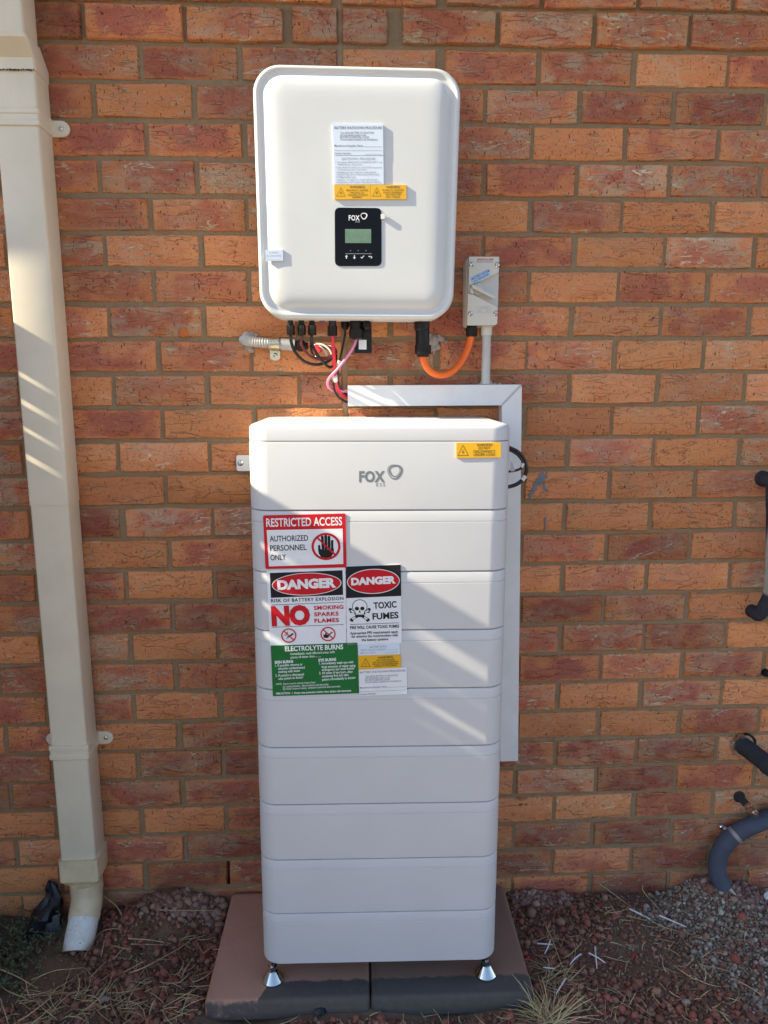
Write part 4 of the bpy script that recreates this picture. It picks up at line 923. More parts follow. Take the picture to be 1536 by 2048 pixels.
tag(obj('cable_tie', MB().tube([at(669.2, 751.5, -.1015), at(670.6, 761, -.088)], 0.0068, 14), 'tape_white', None, 40, loc=P2[0]), 'white tape band round the red and pink cables', 'tape')
tag(obj('cable_tie', MB().tube([at(679.2, 721, -.090), at(676.6, 731, -.086)], 0.0042, 12), 'tape_white', None, 40, loc=at(678, 725, -.09)), 'white tape band on the thin black cable', 'tape')
# corrugated conduit out of the wall
cd = thing('corrugated_conduit', 'grey corrugated conduit coming out of the wall below the inverter', 'conduit', at(500, 685, 0))
core = smooth_path([at(487, 680, 0.01), at(494, 681, -0.012), at(504, 683, -0.024), at(520, 685, -0.028), at(540, 686.5, -0.029), at(556, 687.5, -0.029)], 12)
rr = [0.0125+0.0014*math.sin(i*2.1) for i in range(len(core))]
obj('corrugated_hose', MB().tube(core, rr, 20), 'flex_grey', cd, 60)
obj('coupling', MB().tube([at(553, 687.3, -.029), at(562, 688, -.029), at(563, 688.1, -.029), at(590, 690.5, -.030)], [0.0132, 0.0132, 0.0150, 0.0150], 24), 'conduit_grey', cd)
gl = obj('end_gland', MB().tube([at(590, 690.5, -.030), at(597, 691, -.031), at(597.3, 691, -.031), at(607, 691.8, -.032), at(608, 692, -.032), at(616, 692, -.033)], [0.013, 0.013, 0.0155, 0.015, 0.011, 0.008], 10), 'black', cd, 30)
def lumps(name, pts, mat, parent, seed):
    r_ = np.random.default_rng(seed); mb = MB()
    for x, y, Y, rp in pts:
        c = at(x, y, Y); k = 0.00134*rp; rings = []
        for i in range(6):
            t = -math.pi/2+math.pi*i/5
            rings.append([c+k*np.array([math.cos(t)*math.cos(a)*(1+r_.uniform(-.25, .25)), 0.24*math.cos(t)*math.sin(a)*(1+r_.uniform(-.2, .2)), math.sin(t)*(1+r_.uniform(-.15, .15))]) for a in np.linspace(0, 2*math.pi, 9, endpoint=False)])
        mb.loft(rings)
    return obj(name, mb, mat, parent, 70)
lumps('silicone_seal', [(493, 672, -.006, 9), (503, 670, -.008, 7), (511, 671, -.006, 5), (488, 681, -.004, 8), (496, 692, -.004, 8), (502, 700, -.003, 6), (482, 683, -.002, 4)], 'silicone', cd, 4)
cl = thing('pipe_clip', 'zinc plated saddle clip holding the corrugated conduit to the wall', 'pipe clip', at(549, 705, 0))
mid = at(548, 687, -.029); arc = []
w2 = 0.0135
def sad(r): return [(0.0, 0.0)]
prof = [(-0.0, 0)]
sec = [(math.cos(t)*0.0152, math.sin(t)*0.0152) for t in np.linspace(R(100), R(-100), 15)]
out = MB(); xs_ = (mid[0]-w2/1, mid[0]+w2/1)
rings = []
for sy, sz in [(c_, s_) for c_, s_ in sec]:
    rings.append([(xs_[0], mid[1]-sy, mid[2]+sz), (xs_[1], mid[1]-sy, mid[2]+sz), (xs_[1], mid[1]-sy*1.09, mid[2]+sz*1.09), (xs_[0], mid[1]-sy*1.09, mid[2]+sz*1.09)])
out.loft(rings); obj('saddle', out, 'zinc', cl, 40)
tb = [(mid[0]-0.0132, mid[2]-0.0140), (mid[0]+0.0132, mid[2]-0.0140), (mid[0]+0.0132, mid[2]-0.034)]+[(mid[0]+0.0132*math.cos(a), mid[2]-0.034+0.0085*math.sin(a)) for a in np.linspace(0, -math.pi, 9)]
obj('tab', MB().prism([(x, -0.0085, z) for x, z in tb], [(x, -0.0060, z) for x, z in tb]), 'zinc', cl, 0)
obj('screw', MB().lathe((mid[0]+0.001, -0.0086, mid[2]-0.0285), (0, -1, 0), [(0.0001, 0), (0.0062, 0), (0.0058, 0.0015), (0.003, 0.003), (0.0001, 0.0032)], 16), 'zinc', cl)
se = thing('sealant_patch', 'ragged translucent sealant on the brick beside the black mains plug', 'sealant', at(875, 685, 0))
lumps('silicone_daub', [(868, 682, -.004, 12), (876, 676, -.003, 7), (884, 679, -.002, 5.5), (892, 684, -.001, 3.5), (866, 697, -.003, 7), (875, 694, -.002, 6), (868, 706, -.001, 3), (862, 672, -.003, 5)], 'silicone', se, 8)

# ================================================================== isolator switch
iso = thing('isolator_switch', 'beige rotary isolator switch with a V shaped handle recess on the wall', 'switch', (0.345, -0.04, 1.66))
FY = -0.080
ipl = Plane((0, FY, 0), (1, 0, 0), (0, 0, 1))
def pprism(name, pts, y0, y1, mat, parent, smooth=0):
    F = [at(x, y, y1) for x, y in pts]; B = [(p[0], y0, p[2]) for p in F]
    return obj(name, MB().prism(F, B), mat, parent, smooth)
a, b = at(929, 513, FY), at(996, 651, FY); x0, x1 = at(938, 520, FY)[0], at(998, 520, FY)[0]; z1, z0 = at(960, 513, FY)[2], at(960, 650, FY)[2]
xm, zm = (x0+x1)/2, (z0+z1)/2; w_, h_ = x1-x0, z1-z0
obj('enclosure', MB().loft([[(xm+p[0], y, zm+p[1]) for p in rrect(w_+d, h_+d, 0.007, 3)] for y, d in ((-0.002, 0.004), (-0.045, 0.002), (-0.0455, -0.001), (-0.047, -0.001), (-0.0475, 0.0), (-0.066, -0.001), (-0.0675, -0.003))]), 'isolator', iso)
up = pprism('upper_cover', [(938.6, 513.2), (998.6, 513.6), (997.6, 544.5), (966, 560), (944.5, 569), (938, 569)], -0.0670, FY, 'isolator', iso)
lo = pprism('lower_cover', [(936.2, 588), (943, 586.8), (953, 593), (995.6, 614.6), (994.4, 647), (991, 650.2), (934.2, 650.6)], -0.0670, FY, 'isolator', iso)
pprism('recess_plate', [(938.0, 569.5), (944.6, 569.4), (966, 560.4), (997.4, 545), (996, 614), (953, 592.5), (943, 586.3), (936.4, 587)], -0.0670, -0.0682, 'isolator_grey', iso)
hb = at(957, 579, -0.070)
kb = obj('knob', MB().lathe(hb, (0, -1, 0), [(0.001, -0.004), (0.0165, -0.004), (0.0165, 0.001), (0.015, 0.003), (0.001, 0.0031)], 28), 'isolator_grey', iso)
hd = pprism('handle', [(944, 570.5), (946.5, 569.2), (990.5, 593), (989, 597.2), (945, 575.5)], -0.0745, -0.0905, 'isolator', iso)
pprism('padlock_lug', [(940.5, 577), (945, 576), (948, 586), (943.5, 590), (940.5, 586)], -0.0706, -0.0800, 'isolator', iso)
for (x, y) in ((943.5, 528.5), (995, 529.5), (941, 627), (991.5, 626.5)):
    c = at(x, y, FY-0.0002)
    so = obj('screw', MB().lathe(c, (0, -1, 0), [(0.0001, -0.001), (0.0062, -0.001), (0.0062, 0.0012), (0.0045, 0.0030), (0.0001, 0.0036)], 18), 'chrome', iso)
    aa = random.uniform(-0.9, 0.9); d = np.array([math.cos(aa), 0, math.sin(aa)])*0.0055; e_ = np.array([-math.sin(aa), 0, math.cos(aa)])*0.0007
    cc = c+np.array([0, -0.0037, 0]); obj('slot', MB().prism([cc+d+e_, cc-d+e_, cc-d-e_, cc+d-e_], [cc+d+e_+[0, .001, 0], cc-d+e_+[0, .001, 0], cc-d-e_+[0, .001, 0], cc+d-e_+[0, .001, 0]]), 'print_black', so, 0)
lb = plate('switch_label', [(940.6, 556.2), (977.6, 537.4), (982, 550.2), (946.4, 567.6)], ipl, 0.0002, 0.0014, 'label_blue', iso)
q = Print(ipl, 0.0017); q.text('BATTERY SYSTEM', (944.5, 560.3), (979.3, 543.0), 4.2, 0.004); q.text('A.C ISOLATOR', (949, 564.6), (978.5, 549.8), 4.2, 0.004); q.build('blue_lettering', 'print_blue', lb)
q = Print(ipl, 0.0003); q.text('SWITCH OFF', (954, 521), (986.5, 521), 3.6, 0.02); q.build('red_lettering', 'print_red', iso)
q = Print(ipl, 0.0003); q.text('BEFORE OPENING', (953, 525.4), (986.5, 525.4), 3.2, 0.01); q.build('grey_lettering', 'print_grey_faint', iso); q = Print(ipl, 0.0003)
q.strip([(953, 613), (981.5, 613.4), (981.2, 625.5), (952.7, 625.2)], [(953.4, 613.4), (981.1, 613.8), (980.8, 625.1), (953.1, 624.8)]); q.build('rating_frame', 'print_grey_faint', iso); q = Print(ipl, 0.0003); q.line((959, 616), (976, 616.2), 1.0)
q.build('rating_print', 'print_grey_faint', iso); q = Print(ipl, 0.0003); q.line((956, 620), (964, 620), 0.6); q.line((956, 622.5), (964, 622.5), 0.6); q.line((972, 620), (978, 620), 0.6); q.line((972, 622.5), (978, 622.5), 0.6); q.build('rating_lines', 'print_grey_faint', iso)
gn = vconn('gland', 943.5, [(649, 10), (656, 10.2)], -0.046, 'black', iso, 20); vconn('gland_nut', 943.5, [(656.2, 12), (670, 11.6), (673.5, 10), (674, 4)], -0.046, 'black', gn, 8)
# ================================================================== grey conduit and white trunking
cp = thing('conduit', 'short upright grey conduit between the isolator switch and the white trunking', 'conduit', at(973, 768, -0.03))
vconn('conduit_pipe', 973.2, [(668, 8.8), (768, 8.8)], -0.046, 'conduit_grey', cp, 24)
vconn('adaptor', 973.2, [(650, 10.8), (651, 11.3), (670.5, 11.0), (671, 9.2)], -0.046, 'isolator', cp, 24)
lumps('silicone_seal', [(966, 767.5, -.046, 6), (973, 768.5, -.05, 6), (981, 768, -.046, 6), (990, 769.5, -.04, 4), (999, 769.5, -.04, 3.5), (959, 769.5, -.04, 3)], 'silicone', cp, 3)
tr = thing('cable_trunking', 'white square cable trunking turning down behind the battery tower', 'trunking', at(1020, 790, 0))
TY = -0.052
ax0, ax1 = at(695.5, 790, TY)[0], at(1043, 790, TY)[0]; ztp, zbt = at(1000, 769.5, TY)[2], at(1000, 810.5, TY)[2]
vx0 = at(1001.5, 900, TY)[0]; zend = at(1020, 1522, TY)[2]; dxl = at(1036.5, 1500, TY)[0]-ax1
# horizontal leg: hollow channel section swept along x with a mitred end
def chan(y0, y1, za, zb_, t=0.0022): return None
t = 0.002
hz = MB()
hz.prism([(ax0, TY, zbt), (vx0-0.001, TY, zbt), (ax1-0.001, TY, ztp), (ax0, TY, ztp)], [(ax0, TY+t, zbt), (vx0-0.001, TY+t, zbt), (ax1-0.001, TY+t, ztp), (ax0, TY+t, ztp)])
hz.box(ax0, ax1-0.001, TY+t+0.0002, -0.0065, ztp-t, ztp-0.0003); hz.box(ax0, vx0-0.001, TY+t+0.0002, -0.0065, zbt+0.0003, zbt+t)
hz.box(ax0+0.0005, vx0-0.0012, -0.0064, -0.0045, zbt+0.001, ztp-0.001)
obj('horizontal_trunking', hz, 'white_pvc', tr, 0)
se_ = MB().box(ax0+0.001, ax1-0.012, TY+0.012, TY+0.0128, ztp-0.0003, ztp+0.0004); obj('lid_seam', se_, 'conduit_grey', tr, 0)
vt = MB()
vt.prism([(vx0+0.0006, TY-0.0008, zbt-0.001), (vx0+dxl+0.0006, TY-0.0008, zend), (ax1+dxl, TY-0.0008, zend), (ax1, TY-0.0008, ztp-0.002)], [(vx0+0.0006, TY+t, zbt-0.001), (vx0+dxl+0.0006, TY+t, zend), (ax1+dxl, TY+t, zend), (ax1, TY+t, ztp-0.002)])
for xa in (vx0+0.0009, ax1-t-0.0003):
    vt.loft([[(xa, TY+t+0.0002, zbt-0.001), (xa+t, TY+t+0.0002, zbt-0.001), (xa+t, -0.0065, zbt-0.001), (xa, -0.0065, zbt-0.001)], [(xa+dxl, TY+t+0.0002, zend), (xa+dxl+t, TY+t+0.0002, zend), (xa+dxl+t, -0.0065, zend), (xa+dxl, -0.0065, zend)]])
vt.box(vx0+0.002+dxl, ax1-0.003, -0.0064, -0.0045, zend+0.001, ztp-0.004)
obj('vertical_trunking', vt, 'white_pvc', tr, 0)
md = MB(); md.prism([(vx0-0.003, TY-0.0012, zbt+0.0008), (vx0+0.002, TY-0.0012, zbt-0.0012), (ax1+0.0005, TY-0.0012, ztp-0.0035), (ax1-0.006, TY-0.0012, ztp-0.001)], [(vx0-0.003, TY+0.001, zbt+0.0008), (vx0+0.002, TY+0.001, zbt-0.0012), (ax1+0.0005, TY+0.001, ztp-0.0035), (ax1-0.006, TY+0.001, ztp-0.001)])
o = obj('mitre_sealant', md, 'conduit_grey', tr, 0)
# battery leads looping out on the right
cable('cable', 'thick black battery lead looping out to the right of the tower', [(1008, 892, -.16), (1020, 896, -.16), (1036, 904, -.155), (1049, 920, -.15), (1053, 938, -.15), (1048, 955, -.15), (1036, 967, -.155), (1020, 973, -.16), (1006, 975, -.16)], 3.9, 'black_gloss')
cable('cable', 'thinner black battery lead curled inside the thick one', [(1006, 899, -.17), (1020, 901, -.17), (1034, 909, -.165), (1044, 921, -.16), (1046, 930, -.16), (1041, 937, -.16), (1031, 941, -.165), (1018, 943, -.17), (1006, 944, -.17)], 2.5, 'black_gloss')
tag(obj('tape_band', MB().tube([at(1050.2, 952, -.15), at(1044, 960.5, -.152)], 0.0056, 14), 'tape_white', None, 40, loc=at(1047, 956, -.15)), 'white tape band on the thick black battery lead', 'tape')
tag(obj('tape_band', MB().tube([at(1046.3, 926.5, -.16), at(1043.2, 934.5, -.16)], 0.0042, 14), 'tape_white', None, 40, loc=at(1044, 930, -.16)), 'white tape band on the thinner black battery lead', 'tape')
tag(obj('cable_lug', MB().prism([at(1021, 923, -.172), at(1025, 925, -.172), at(1030, 942, -.172), at(1020, 943.5, -.172)], [at(1021, 923, -.165), at(1025, 925, -.165), at(1030, 942, -.165), at(1020, 943.5, -.165)]), 'conduit_grey', None, 0, loc=at(1025, 935, -.17)), 'small grey plug tab at the right side of the battery tower', 'plug')

# ================================================================== pipes at the right edge
def wp(px, py): return at(px, py, 0)
A_, B_ = wp(1523, 956), wp(1501, 1222)
u1 = thing('lagged_pipe', 'dark grey lagged pipe leaving the wall high up and returning lower, at the right edge', 'pipe', A_)
V1, V2 = at(1547, 1040, -.052), at(1543, 1170, -.052)
pl = smooth_path([A_+[0, .02, 0], A_+[0.003, -.02, -0.003], A_+[0.008, -.042, -0.010], (A_+V1)/2+[0.004, -.022, -.01], V1, V2, (B_+V2)/2+[0.004, -.018, -0.014], B_+[0.006, -.035, 0.001], B_+[0.003, -.015, 0.001], B_+[0, .02, 0.002]], 7)
obj('pipe_sleeve', MB().tube(pl, 0.0185, 22), 'lag_grey', u1, 60)
obj('collar', MB().tube([A_+[0.001, .004, 0], A_+[0.003, -.014, -0.002]], 0.0215, 22), 'lag_grey', u1)
C_ = wp(1482, 1488)
u2 = thing('lagged_pipe', 'grey pipe jutting out of the wall from a thin metal ring', 'pipe', C_)
obj('wall_ring', MB().tube([C_+[0, .002, 0], C_+[0.002, -.010, -0.001]], 0.0335, 28), 'steel', u2)
obj('ring_gasket', MB().tube([C_+[0.010, .003, 0], C_+[0.012, -.0085, 0]], 0.0335, 28), 'black', u2)
dv = np.array([0.30, -0.92, -0.16]); dv /= np.linalg.norm(dv)
obj('pipe_sleeve', MB().tube([C_-dv*0.01, C_+dv*0.098], 0.0255, 26), 'lag_grey', u2)
obj('pipe_socket', MB().tube([C_+dv*0.095, C_+dv*0.0955, C_+dv*0.21], [0.0255, 0.0278, 0.0278], 26), 'lag_grey', u2)
D_ = wp(1477, 1592)
u3 = thing('capped_pipe', 'short dark pipe stub with a bright metal cap poking from a hole in the wall', 'pipe', D_)
h3 = MB().lathe(D_+np.array([0.002, -0.0015, -0.002]), (0, -1, 0), [(0.001, -0.006), (0.017, -0.006), (0.0178, 0.0), (0.0145, 0.0012), (0.001, 0.0008)], 18); obj('hole_shade', h3, 'cavity', u3)  # near-black disc on the brick stands for the hole's shade
dv = np.array([0.20, -0.95, -0.22]); dv /= np.linalg.norm(dv)
obj('stub', MB().tube([D_-dv*.01, D_+dv*0.045], 0.0105, 18), 'lag_grey', u3)
obj('cap', MB().tube([D_+dv*0.040, D_+dv*0.048, D_+dv*0.0485, D_+dv*0.056, D_+dv*0.0565, D_+dv*0.071, D_+dv*0.0712, D_+dv*0.078, D_+dv*0.0795], [0.0115, 0.0115, 0.0098, 0.0098, 0.0128, 0.0128, 0.0095, 0.0088, 0.0030], 20), 'chrome', u3)
u4 = thing('lagged_pipe', 'slate blue lagged pipe curving down into the gravel beside the wall', 'pipe', at(1440, 1770, -.04))
pl = smooth_path([at(1590, 1618, -.035), at(1560, 1628, -.035), at(1530, 1640, -.035), at(1497, 1654, -.035), at(1468, 1671, -.035), at(1446, 1694, -.036), at(1435, 1722, -.038), at(1435, 1748, -.042), at(1445, 1774, -.048)], 7)
obj('pipe_sleeve', MB().tube(pl, 0.0255, 26), 'lag_blue', u4, 60)
obj('inner_pipe', MB().tube([at(1446, 1766, -.05), at(1463, 1784, -.062), at(1476, 1797, -.07)], [0.0085, 0.008, 0.003], 14), 'copper_dull', u4)
sm = at(1470, 1670, -.035); dvv = at(1473, 1668, -.035)-at(1467, 1672.5, -.035); dvv = dvv/np.linalg.norm(dvv)
stp = obj('strap', MB().tube([sm-dvv*0.0055, sm+dvv*0.0055], 0.0268, 26), 'strap', u4)
obj('screw', MB().lathe(at(1443, 1654, -.012), (0, -1, 0), [(0.001, -.004), (0.0075, -.004), (0.0072, 0.002), (0.004, 0.005), (0.001, 0.0055)], 16), 'chrome', stp)
sm2 = at(1449, 1657, -.014); obj('strap_tail', MB().tube([at(1443, 1654, -.0105), at(1456, 1659, -.02), at(1463, 1664, -.04)], [0.006, 0.006, 0.0055], 8), 'strap', stp)
wt = at(1531, 1345, 0)
o = tag(obj('wall_plug', MB().lathe(wt, (0, -1, 0), [(0.001, -.002), (0.012, -.002), (0.011, 0.010), (0.006, 0.018), (0.001, 0.019)], 12), 'black', None, 35, loc=wt), 'small black plug in the brickwork at the right edge', 'plug')

# ================================================================== loose things on the ground
def stones(name, n, region, size, mat, dens, seed, lift=0.35, sub=True):
    r_ = np.random.default_rng(seed); t = (1+5**.5)/2
    V = np.array([(-1, t, 0), (1, t, 0), (-1, -t, 0), (1, -t, 0), (0, -1, t), (0, 1, t), (0, -1, -t), (0, 1, -t), (t, 0, -1), (t, 0, 1), (-t, 0, -1), (-t, 0, 1)])/math.hypot(1, t)
    F = np.array([(0,11,5),(0,5,1),(0,1,7),(0,7,10),(0,10,11),(1,5,9),(5,11,4),(11,10,2),(10,7,6),(7,1,8),(3,9,4),(3,4,2),(3,2,6),(3,6,8),(3,8,9),(4,9,5),(2,4,11),(6,2,10),(8,6,7),(9,8,1)])
    x0, x1, y0, y1 = region; X = r_.uniform(x0, x1, n*3); Y = r_.uniform(y0, y1, n*3)
    keep = r_.uniform(0, 1, n*3) < dens(X, Y)
    keep &= ~((X > -0.372) & (X < 0.456) & (Y > -0.425))
    keep &= ~(((X+0.757)**2+(Y+0.09)**2 < 0.050**2))
    X, Y = X[keep][:n], Y[keep][:n]; k = len(X)
    S = size[0]*np.exp(r_.normal(0, size[1], k)); S = np.clip(S, size[0]*0.4, size[0]*2.6)
    A = r_.normal(0, 1, (k, 3, 3)); Q, _ = np.linalg.qr(A)
    sc = r_.uniform(0.62, 1.15, (k, 1, 3))
    P = V[None]*(1+r_.uniform(-.22, .22, (k, 12, 1)))*sc
    P = np.einsum('kij,kvj->kvi', Q, P)*S[:, None, None]
    P += np.stack([X, Y, gz(X, Y)+S*lift+r_.uniform(0, 1, k)*S*0.5], -1)[:, None]
    me = bpy.data.meshes.new(name); nv = k*12; nf = k*20
    fi = (F[None]+12*np.arange(k)[:, None, None]).reshape(-1, 3)
    me.vertices.add(nv); me.vertices.foreach_set('co', P.reshape(-1).astype(np.float32))
    me.loops.add(nf*3); me.loops.foreach_set('vertex_index', fi.reshape(-1).astype(np.int32))
    me.polygons.add(nf); me.polygons.foreach_set('loop_start', np.arange(0, nf*3, 3, dtype=np.int32))
    me.update(calc_edges=True); me.validate()
    me.materials.append(M[mat]); o = bpy.data.objects.new(name, me); C.objects.link(o); o['kind'] = 'stuff'; return o
sst = lambda v, a, b: np.clip((v-a)/(b-a), 0, 1)
wob = lambda X, Y: 0.10*np.sin(9*X+3*Y)+0.07*np.sin(21*Y-5*X)
d_red = lambda X, Y: (0.62+0.38*np.sin(13*X+4*Y)*np.sin(17*Y-6*X+1))*np.clip(sst(X+wob(X, Y)+0.9*np.clip(-Y-0.22, 0, 1), -0.86, -0.76)*(1-0.80*sst(X+wob(X, Y), 0.58, 0.86)*(1-sst(-Y, 0.30, 0.42)*0.6))*(1-0.75*np.exp(-(((X-0.82)/0.16)**2+((Y+0.14)/0.10)**2))), 0, 1)
stones('red_gravel', 9000, (-1.0, 1.35, -0.85, -0.004), (0.0066, 0.34), 'scoria', d_red, 1)
stones('fine_red_gravel', 9000, (-1.0, 1.35, -0.80, -0.004), (0.0030, 0.35), 'scoria', d_red, 2, 0.6)
d_pale = lambda X, Y: np.clip(sst(X+wob(X*1.7, Y*1.5)-0.30*np.clip(-Y-0.1, 0, 1), 0.80, 0.98), 0, 1)
stones('pale_gravel', 9500, (0.72, 1.5, -0.75, -0.004), (0.0036, 0.40), 'pale_gravel', d_pale, 3)
stones('soil_crumbs', 14000, (-1.05, 1.4, -0.7, -0.004), (0.0024, 0.5), 'clods', lambda X, Y: 0.25+0.75*sst(X, 0.5, 0.75), 4, 0.4)
stones('pink_rubble', 900, (-0.66, -0.37, -0.10, -0.004), (0.0058, 0.45), 'pink_clods', lambda X, Y: np.exp(-(((X+0.48)/0.10)**2+((Y+0.01)/0.06)**2)), 5, 0.5)
stones('pink_rubble', 500, (0.47, 0.66, -0.07, -0.004), (0.0055, 0.35), 'pink_clods', lambda X, Y: np.exp(-(((X-0.52)/0.09)**2+((Y+0.01)/0.04)**2)), 6, 0.5)
stones('pink_rubble', 700, (1.0, 1.3, -0.12, -0.004), (0.0045, 0.45), 'pink_clods', lambda X, Y: np.exp(-(((X-1.13)/0.09)**2+((Y+0.03)/0.06)**2)), 7, 0.5)

def blades(name, spots, mat, seed, seg=3):
    """thin dry blades: (x, y, n, spread, length, upright, width)"""
    r_ = np.random.default_rng(seed); mb = MB()
    for x, y, n, sp, L, up_, wd in spots:
        for _ in range(n):
            bx, by = r_.normal(x, sp), r_.normal(y, sp*0.6)
            if -0.38 < bx < 0.46 and by > -0.42: continue
            by = min(by, -0.01)
            a = r_.uniform(0, 2*math.pi); l = L*r_.uniform(0.5, 1.35); e = r_.uniform(0, up_); bend = r_.uniform(-0.9, 0.9)
            p = np.array([bx, by, float(gz(bx, by))+0.006+r_.uniform(0, 0.008)]); pts = [p.copy()]
            for k in range(4):
                a += bend*0.35; ee = e*(1-0.45*k/4*(1 if up_ > 0.5 else 0.5)); p = p+np.array([math.cos(a)*math.cos(ee), math.sin(a)*math.cos(ee), math.sin(ee)])*l/4; 
                if p[1] > -0.004: p[1] = -0.004
                p[2] = max(p[2], float(gz(p[0], p[1]))+0.004); pts.append(p.copy())
            w = wd*r_.uniform(0.6, 1.3); mb.tube(pts, [w, w, w*0.9, w*0.7, w*0.25], seg, False)
    return mb
def gp(x, y): q_ = atz(x, y, 0.01); return q_[0], q_[1]
sp = []
for x, y, n, s_, L in ((400, 1935, 14, .05, .05), (345, 1960, 16, .04, .06), (280, 1905, 10, .05, .05), (140, 2000, 18, .05, .06), (40, 2035, 14, .05, .06), (1240, 1880, 16, .08, .03), (1330, 1990, 20, .09, .04), (1200, 2030, 24, .06, .05), (1100, 1960, 22, .025, .07), (1440, 1920, 18, .09, .04), (1180, 1850, 12, .06, .03), (640, 2040, 12, .06, .04)):
    g_ = gp(x, y); sp.append((g_[0], g_[1], n, s_, L, 0.35, 0.0010))
for x, y, n, s_, L in ((225, 2000, 38, .035, .06), (170, 2035, 22, .05, .07), (300, 1985, 16, .04, .06), (330, 2030, 30, .05, .07), (250, 1945, 8, .05, .06), (90, 2025, 14, .06, .09), (370, 1880, 8, .04, .06), (1120, 1935, 24, .03, .06), (1105, 1880, 12, .02, .05), (1180, 1990, 14, .05, .05),
                       (1400, 1960, 10, .07, .05), (1300, 1920, 10, .07, .035), (1230, 1830, 8, .06, .05), (1480, 1850, 12, .06, .05), (540, 2035, 10, .07, .05), (760, 2030, 12, .08, .04), (950, 2030, 14, .07, .05), (60, 1990, 10, .05, .08), (1450, 2020, 10, .06, .05)):
    g_ = gp(x, y); sp.append((g_[0], g_[1], n, s_, L, 0.35, 0.0011))
o = obj('dry_straw', blades('dry_straw', sp, 'straw', 21), 'straw', None, 60); o['kind'] = 'stuff'
# dry grass tuft by the slab corner
tx, ty = gp(1098, 2036)
tuft = MB(); r_ = np.random.default_rng(5)
for _ in range(120):
    bx, by = tx+r_.normal(0, .016), ty+r_.normal(0, .012); a = r_.uniform(-0.35, math.pi+0.35); e = r_.uniform(0.25, 1.25); l = r_.uniform(0.05, 0.125)
    p = np.array([bx, by, float(gz(bx, by))]); pts = [p.copy()]
    for k in range(4):
        e -= r_.uniform(0.0, 0.28); p = p+np.array([math.cos(a)*math.cos(e), math.sin(a)*math.cos(e)*0.7, math.sin(e)])*l/4; pts.append(p.copy())
    w = r_.uniform(0.0008, 0.0014); tuft.tube(pts, [w, w, w*.9, w*.7, w*.2], 3, False)
tag(obj('dry_grass_tuft', tuft, 'straw', None, 60, loc=(tx, ty, 0)), 'tuft of dry straw coloured grass at the front corner of the dark slab', 'grass tuft')
# single dry stalks
def stalk(pts, label, w=0.0014, mat='stalk', z=0.012, name='dry_stalk', cat='stalk', group='single dry stalks on the gravel'):
    Q = []
    for i, pq in enumerate(pts):
        zz = pq[2] if len(pq) > 2 else z+0.006*math.sin(i*1.7); p = atz(pq[0], pq[1], zz); p[2] = max(zz, float(gz(p[0], p[1]))+0.009)
        p = atz(pq[0], pq[1], p[2]); Q.append(p)
    P = smooth_path(Q, 5); k = len(P); o = obj(name, MB().tube(P, [w*(1-0.5*i/k) for i in range(k)], 5), mat, None, 60, loc=P[0]); return tag(o, label, cat, group)
stalk([(204, 1789, .06), (234, 1814, .045), (246, 1840), (238, 1855), (208, 1861), (186, 1882), (169, 1916)], 'long bent stalk hooking round the right of the pipe elbow')
stalk([(257, 1947), (290, 1934), (326, 1915), (362, 1894), (391, 1872)], 'straight pale stalk slanting up towards the pink slab', 0.0020)
stalk([(62, 1960), (107, 1942), (140, 1938), (169, 1936), (180, 1948), (192, 1957)], 'thin arched stalk in front of the pipe elbow', 0.0012)
stalk([(-5, 1936), (36, 1954), (75, 1977)], 'brown twig lying at the left edge of the gravel', 0.0021)
stalk([(52, 1962), (55, 1982), (62, 1998)], 'short pale stalk hanging below the brown twig', 0.0020)
stalk([(319, 1820), (380, 1821), (443, 1821)], 'level stalk lying along the rubble against the pink slab', 0.0016)
stalk([(257, 1877), (300, 1880), (342, 1887)], 'flat pale stalk in the middle of the left gravel', 0.0019)
stalk([(262, 1888), (300, 1889), (338, 1890)], 'darker flat stalk just below the pale one', 0.0015)
stalk([(75, 2007), (95, 2024), (114, 2039)], 'short straight stalk near the lower left corner', 0.0014)
stalk([(-2, 1993), (8, 2020), (18, 2052)], 'stalk cut by the lower left corner of the picture', 0.0018)
stalk([(1188, 1760, .03), (1225, 1786), (1258, 1811)], 'stalk leaning on the foot of the wall right of the dark slab', 0.0016)
stalk([(1286, 1770, .03), (1287, 1783), (1312, 1812), (1335, 1839)], 'hooked stalk against the wall among pale gravel', 0.0016)
stalk([(1087, 1842), (1105, 1880), (1122, 1926), (1140, 1960)], 'long stalk beside the dark slab rising from the grass tuft', 0.0015)
stalk([(1209, 1912), (1232, 1919), (1256, 1924)], 'short stalk on bare soil beside the white offcuts', 0.0013)
stalk([(1325, 1913), (1326, 1930), (1332, 1945)], 'short upright stalk on bare soil', 0.0014)
stalk([(1467, 1957), (1495, 1972), (1523, 1990)], 'straw stalk on the pale gravel near the right edge', 0.0018)
stalk([(787, 2008), (810, 2004), (835, 2003)], 'pale curl of straw in front of the slabs', 0.0014)
stalk([(1258, 1811), (1300, 1840), (1340, 1858), (1400, 1872), (1430, 1880)], 'long thin stalk running through the pale gravel', 0.0011)
G = 'white plastic offcuts beside the dark slab'
